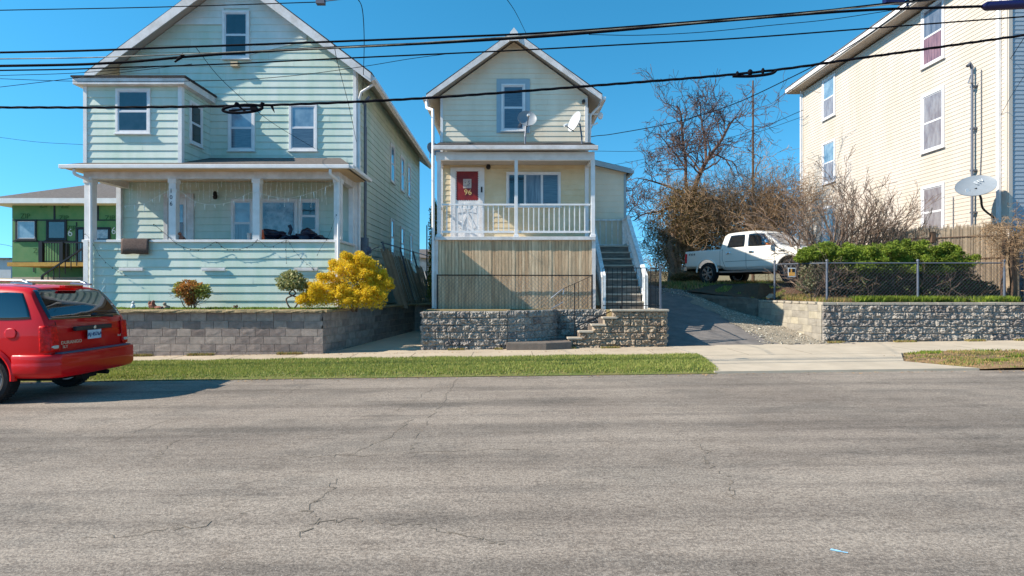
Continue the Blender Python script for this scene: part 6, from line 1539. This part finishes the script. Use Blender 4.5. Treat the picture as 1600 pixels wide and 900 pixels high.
wire([(0,92,U-.1),(200,88,U-.1),(420,79,U-.1),(560,73,U-.1),(700,64,U-.1),(900,50,U-.1),(1200,26,U-.1),(1400,6,U-.1)], .012, 'cable_worn', label='thin worn wire weaving just under the uppermost cable')
wire([(0,110,U+.2),(200,105,U+.2),(350,100,U+.2),(560,90,U+.2),(800,79,U+.2),(950,71,U+.2),(1150,60,U+.2),(1350,45,U+.2),(1600,26,U+.2)], .017, label='single black wire below the cable bundle, crossing the cream gable')
wire([(0,168,U-.2),(180,168,U-.2),(345,166,U-.2),(430,164,U-.2),(560,159,U-.2),(700,151,U-.2),(900,136,U-.2),(1170,114,U-.2),(1350,90,U-.2),(1600,55,U-.2)], .028, twist=True, label='lowest thick twisted cable with a looped splice before the green house')
wire([(920,54,U+.3),(1000,55,U+.3),(1100,50,U+.3),(1200,40,U+.3),(1300,30,U+.3),(1420,12,U+.3)], .008, label='very thin wire peeling away below the bundle right of the cream gable', ext=False)
wire([(0,118,U+.3),(120,114,U+.3),(250,104,U+.3)], .007, label='fine wire at far left just below the bundle', ext=False)
wire([(0,136,U+.4),(60,129,U+.4),(125,121,U+.4),(300,100,U+.4)], .007, label='fine slanting wire at far left rising toward the bundle', ext=False)
wire([(0,123,U+.4),(130,127,U+.4),(330,126,U+.4),(450,119,U+.4),(560,105,U+.4),(640,92,U+.4),(700,84,U+.4)], .007, label='fine sagging wire crossing the green gable below the bundle', ext=False)
# twisted loops at splices
def loop(px0, px1, py, Y, h, label):
    mb = MB(); n = 40; pts = []
    for i in range(n+1):
        a = 2*math.pi*i/n; pts.append(P((px0+px1)/2+math.cos(a)*(px1-px0)/2, py+h*.5+math.sin(a)*h*.5-(math.cos(a)*2), Y))
    mb.tube(pts, .026, 6); mb.tube([P(px0+22,py,Y), P(px0+36,py+h*.9,Y)], .02, 6); mb.tube([P(px0+10,py+h*.75,Y),P(px1-10,py+h*.45,Y)], .02, 6); mb.box(P(px1-18,0,Y).x, P(px1-8,0,Y).x, Y-.03, Y+.03, P(0,py+h*.7,Y).z, P(0,py+h*.3,Y).z)
    for px in (px0+22, px0+62 if px1-px0 > 60 else px0+30): mb.blob(P(px, py-1, Y), (.04,.04,.04), .2, 2, 2)
    mb.tube([P(px1+15,py+2,Y),P(px1+19,py+12,Y)], [.03,.005], 5)
    mb.build('cable_loop', 'cable', label=label, cat='cable', smooth=True)
loop(348, 410, 164, U-.25, 12, 'looped black cable splice hanging in front of the green house window')
mb = MB(); mb.tube(catmull([P(1145,119,U-.22),P(1175,119,U-.22),P(1205,115,U-.22),P(1214,109,U-.22)], 5), .028, 6); mb.blob(P(1172,113,U-.22), (.05,.04,.06), 0, 1, 2); mb.blob(P(1152,116,U-.22), (.03,.04,.06), 0, 1, 2); mb.blob(P(1192,111,U-.22), (.03,.04,.06), 0, 1, 2)
mb.build('cable_loop', 'cable', label='doubled black splice on the lowest cable above the thin pole', cat='cable', smooth=True)
mb = MB(); a = P(1534,10,U); b_ = P(1700,2,U); d_ = (b_-a).normalized(); mb.tube([a, a+d_*.05, a+d_*.1, b_], [.03,.06,.085,.085], 14); mb.build('splice_case', 'splice', smooth=True, label='long dark blue cable splice case at the upper right corner', cat='splice case')
mb = MB(); a = P(1398,3,U); mb.box(a.x-.2, a.x+.16, U-.06, U+.06, a.z-.03, a.z+.2); mb.tube([P(1418,-6,U), P(1418,10,U)], .02, 6); mb.build('wire_clamp', 'splice', label='dark blue clamp on the uppermost cable at the beige eave', cat='clamp')
mb = MB(); 
for px, py in ((284,92),(281,96)): mb.tube([P(px-8,py+1,U-.05),P(px+3,py-7,U-.05)], [.015,.03], 5)
mb.build('wire_tie', 'cable', label='frayed wire tie sticking up from the bundle left of the attic window', cat='wire tie')
# drops
wire([(790,-4,11.5),(806,20,13.5),(822,52,17.6)], .009, label='thin drop wire from the top edge to the cream house peak', ext=False)
wire([(556,-6,11.5),(566,14,13),(569,60,15),(568,110,17.3),(566,150,18.2)], .012, label='drop wire hanging to the right corner of the green house', ext=False)
wire([(522,70,U),(528,100,13),(545,165,16),(557,222,17.9)], .008, label='slanting drop wire down to the green house corner board', ext=False)
wire([(305,73,U),(350,128,13.5),(420,188,16),(492,232,17.9)], .008, label='long diagonal drop wire crossing the green house windows', ext=False)
wire([(1440,-12,U),(1390,30,11.6),(1320,77,12.6),(1230,124,13.8),(1140,165,15),(1050,192,16.2),(960,209,17.4),(934,212,18.0),(921,214,18.4)], .014, label='drooping service wire from upper right to the cream house corner', ext=False)
wire([(1606,50,16),(1570,105,18.5),(1534,158,19.0)], .012, label='black service wire rising from the conduit head on the beige house', ext=False)
wire([(1606,110,16.5),(1580,150,17.4),(1560,185,18.4),(1535,210,19.0)], .008, label='thin wire looping down the beige house beside the white downspout', ext=False)
wire([(1255,172,30),(1180,203,34),(1100,226,38),(1000,250,42),(930,262,46)], .018, label='upper of two far wires running left from the beige house', ext=False)
wire([(1255,182,30),(1180,208,34),(1090,236,38),(1000,262,42)], .014, label='lower of two far wires running left from the beige house', ext=False)
wire([(925,236,40),(1000,236,40),(1060,228,40),(1150,215,40)], .018, label='faint far wire level with the cream porch beam', ext=False)
wire([(-5,214,40),(60,222,40),(130,226,40)], .016, label='faint far wire at the left edge beside the bay', ext=False)
wire([(-5,381,40),(10,383,40),(22,386,40)], .016, label='faint far wire low at the left edge beside the sheathed house', ext=False)
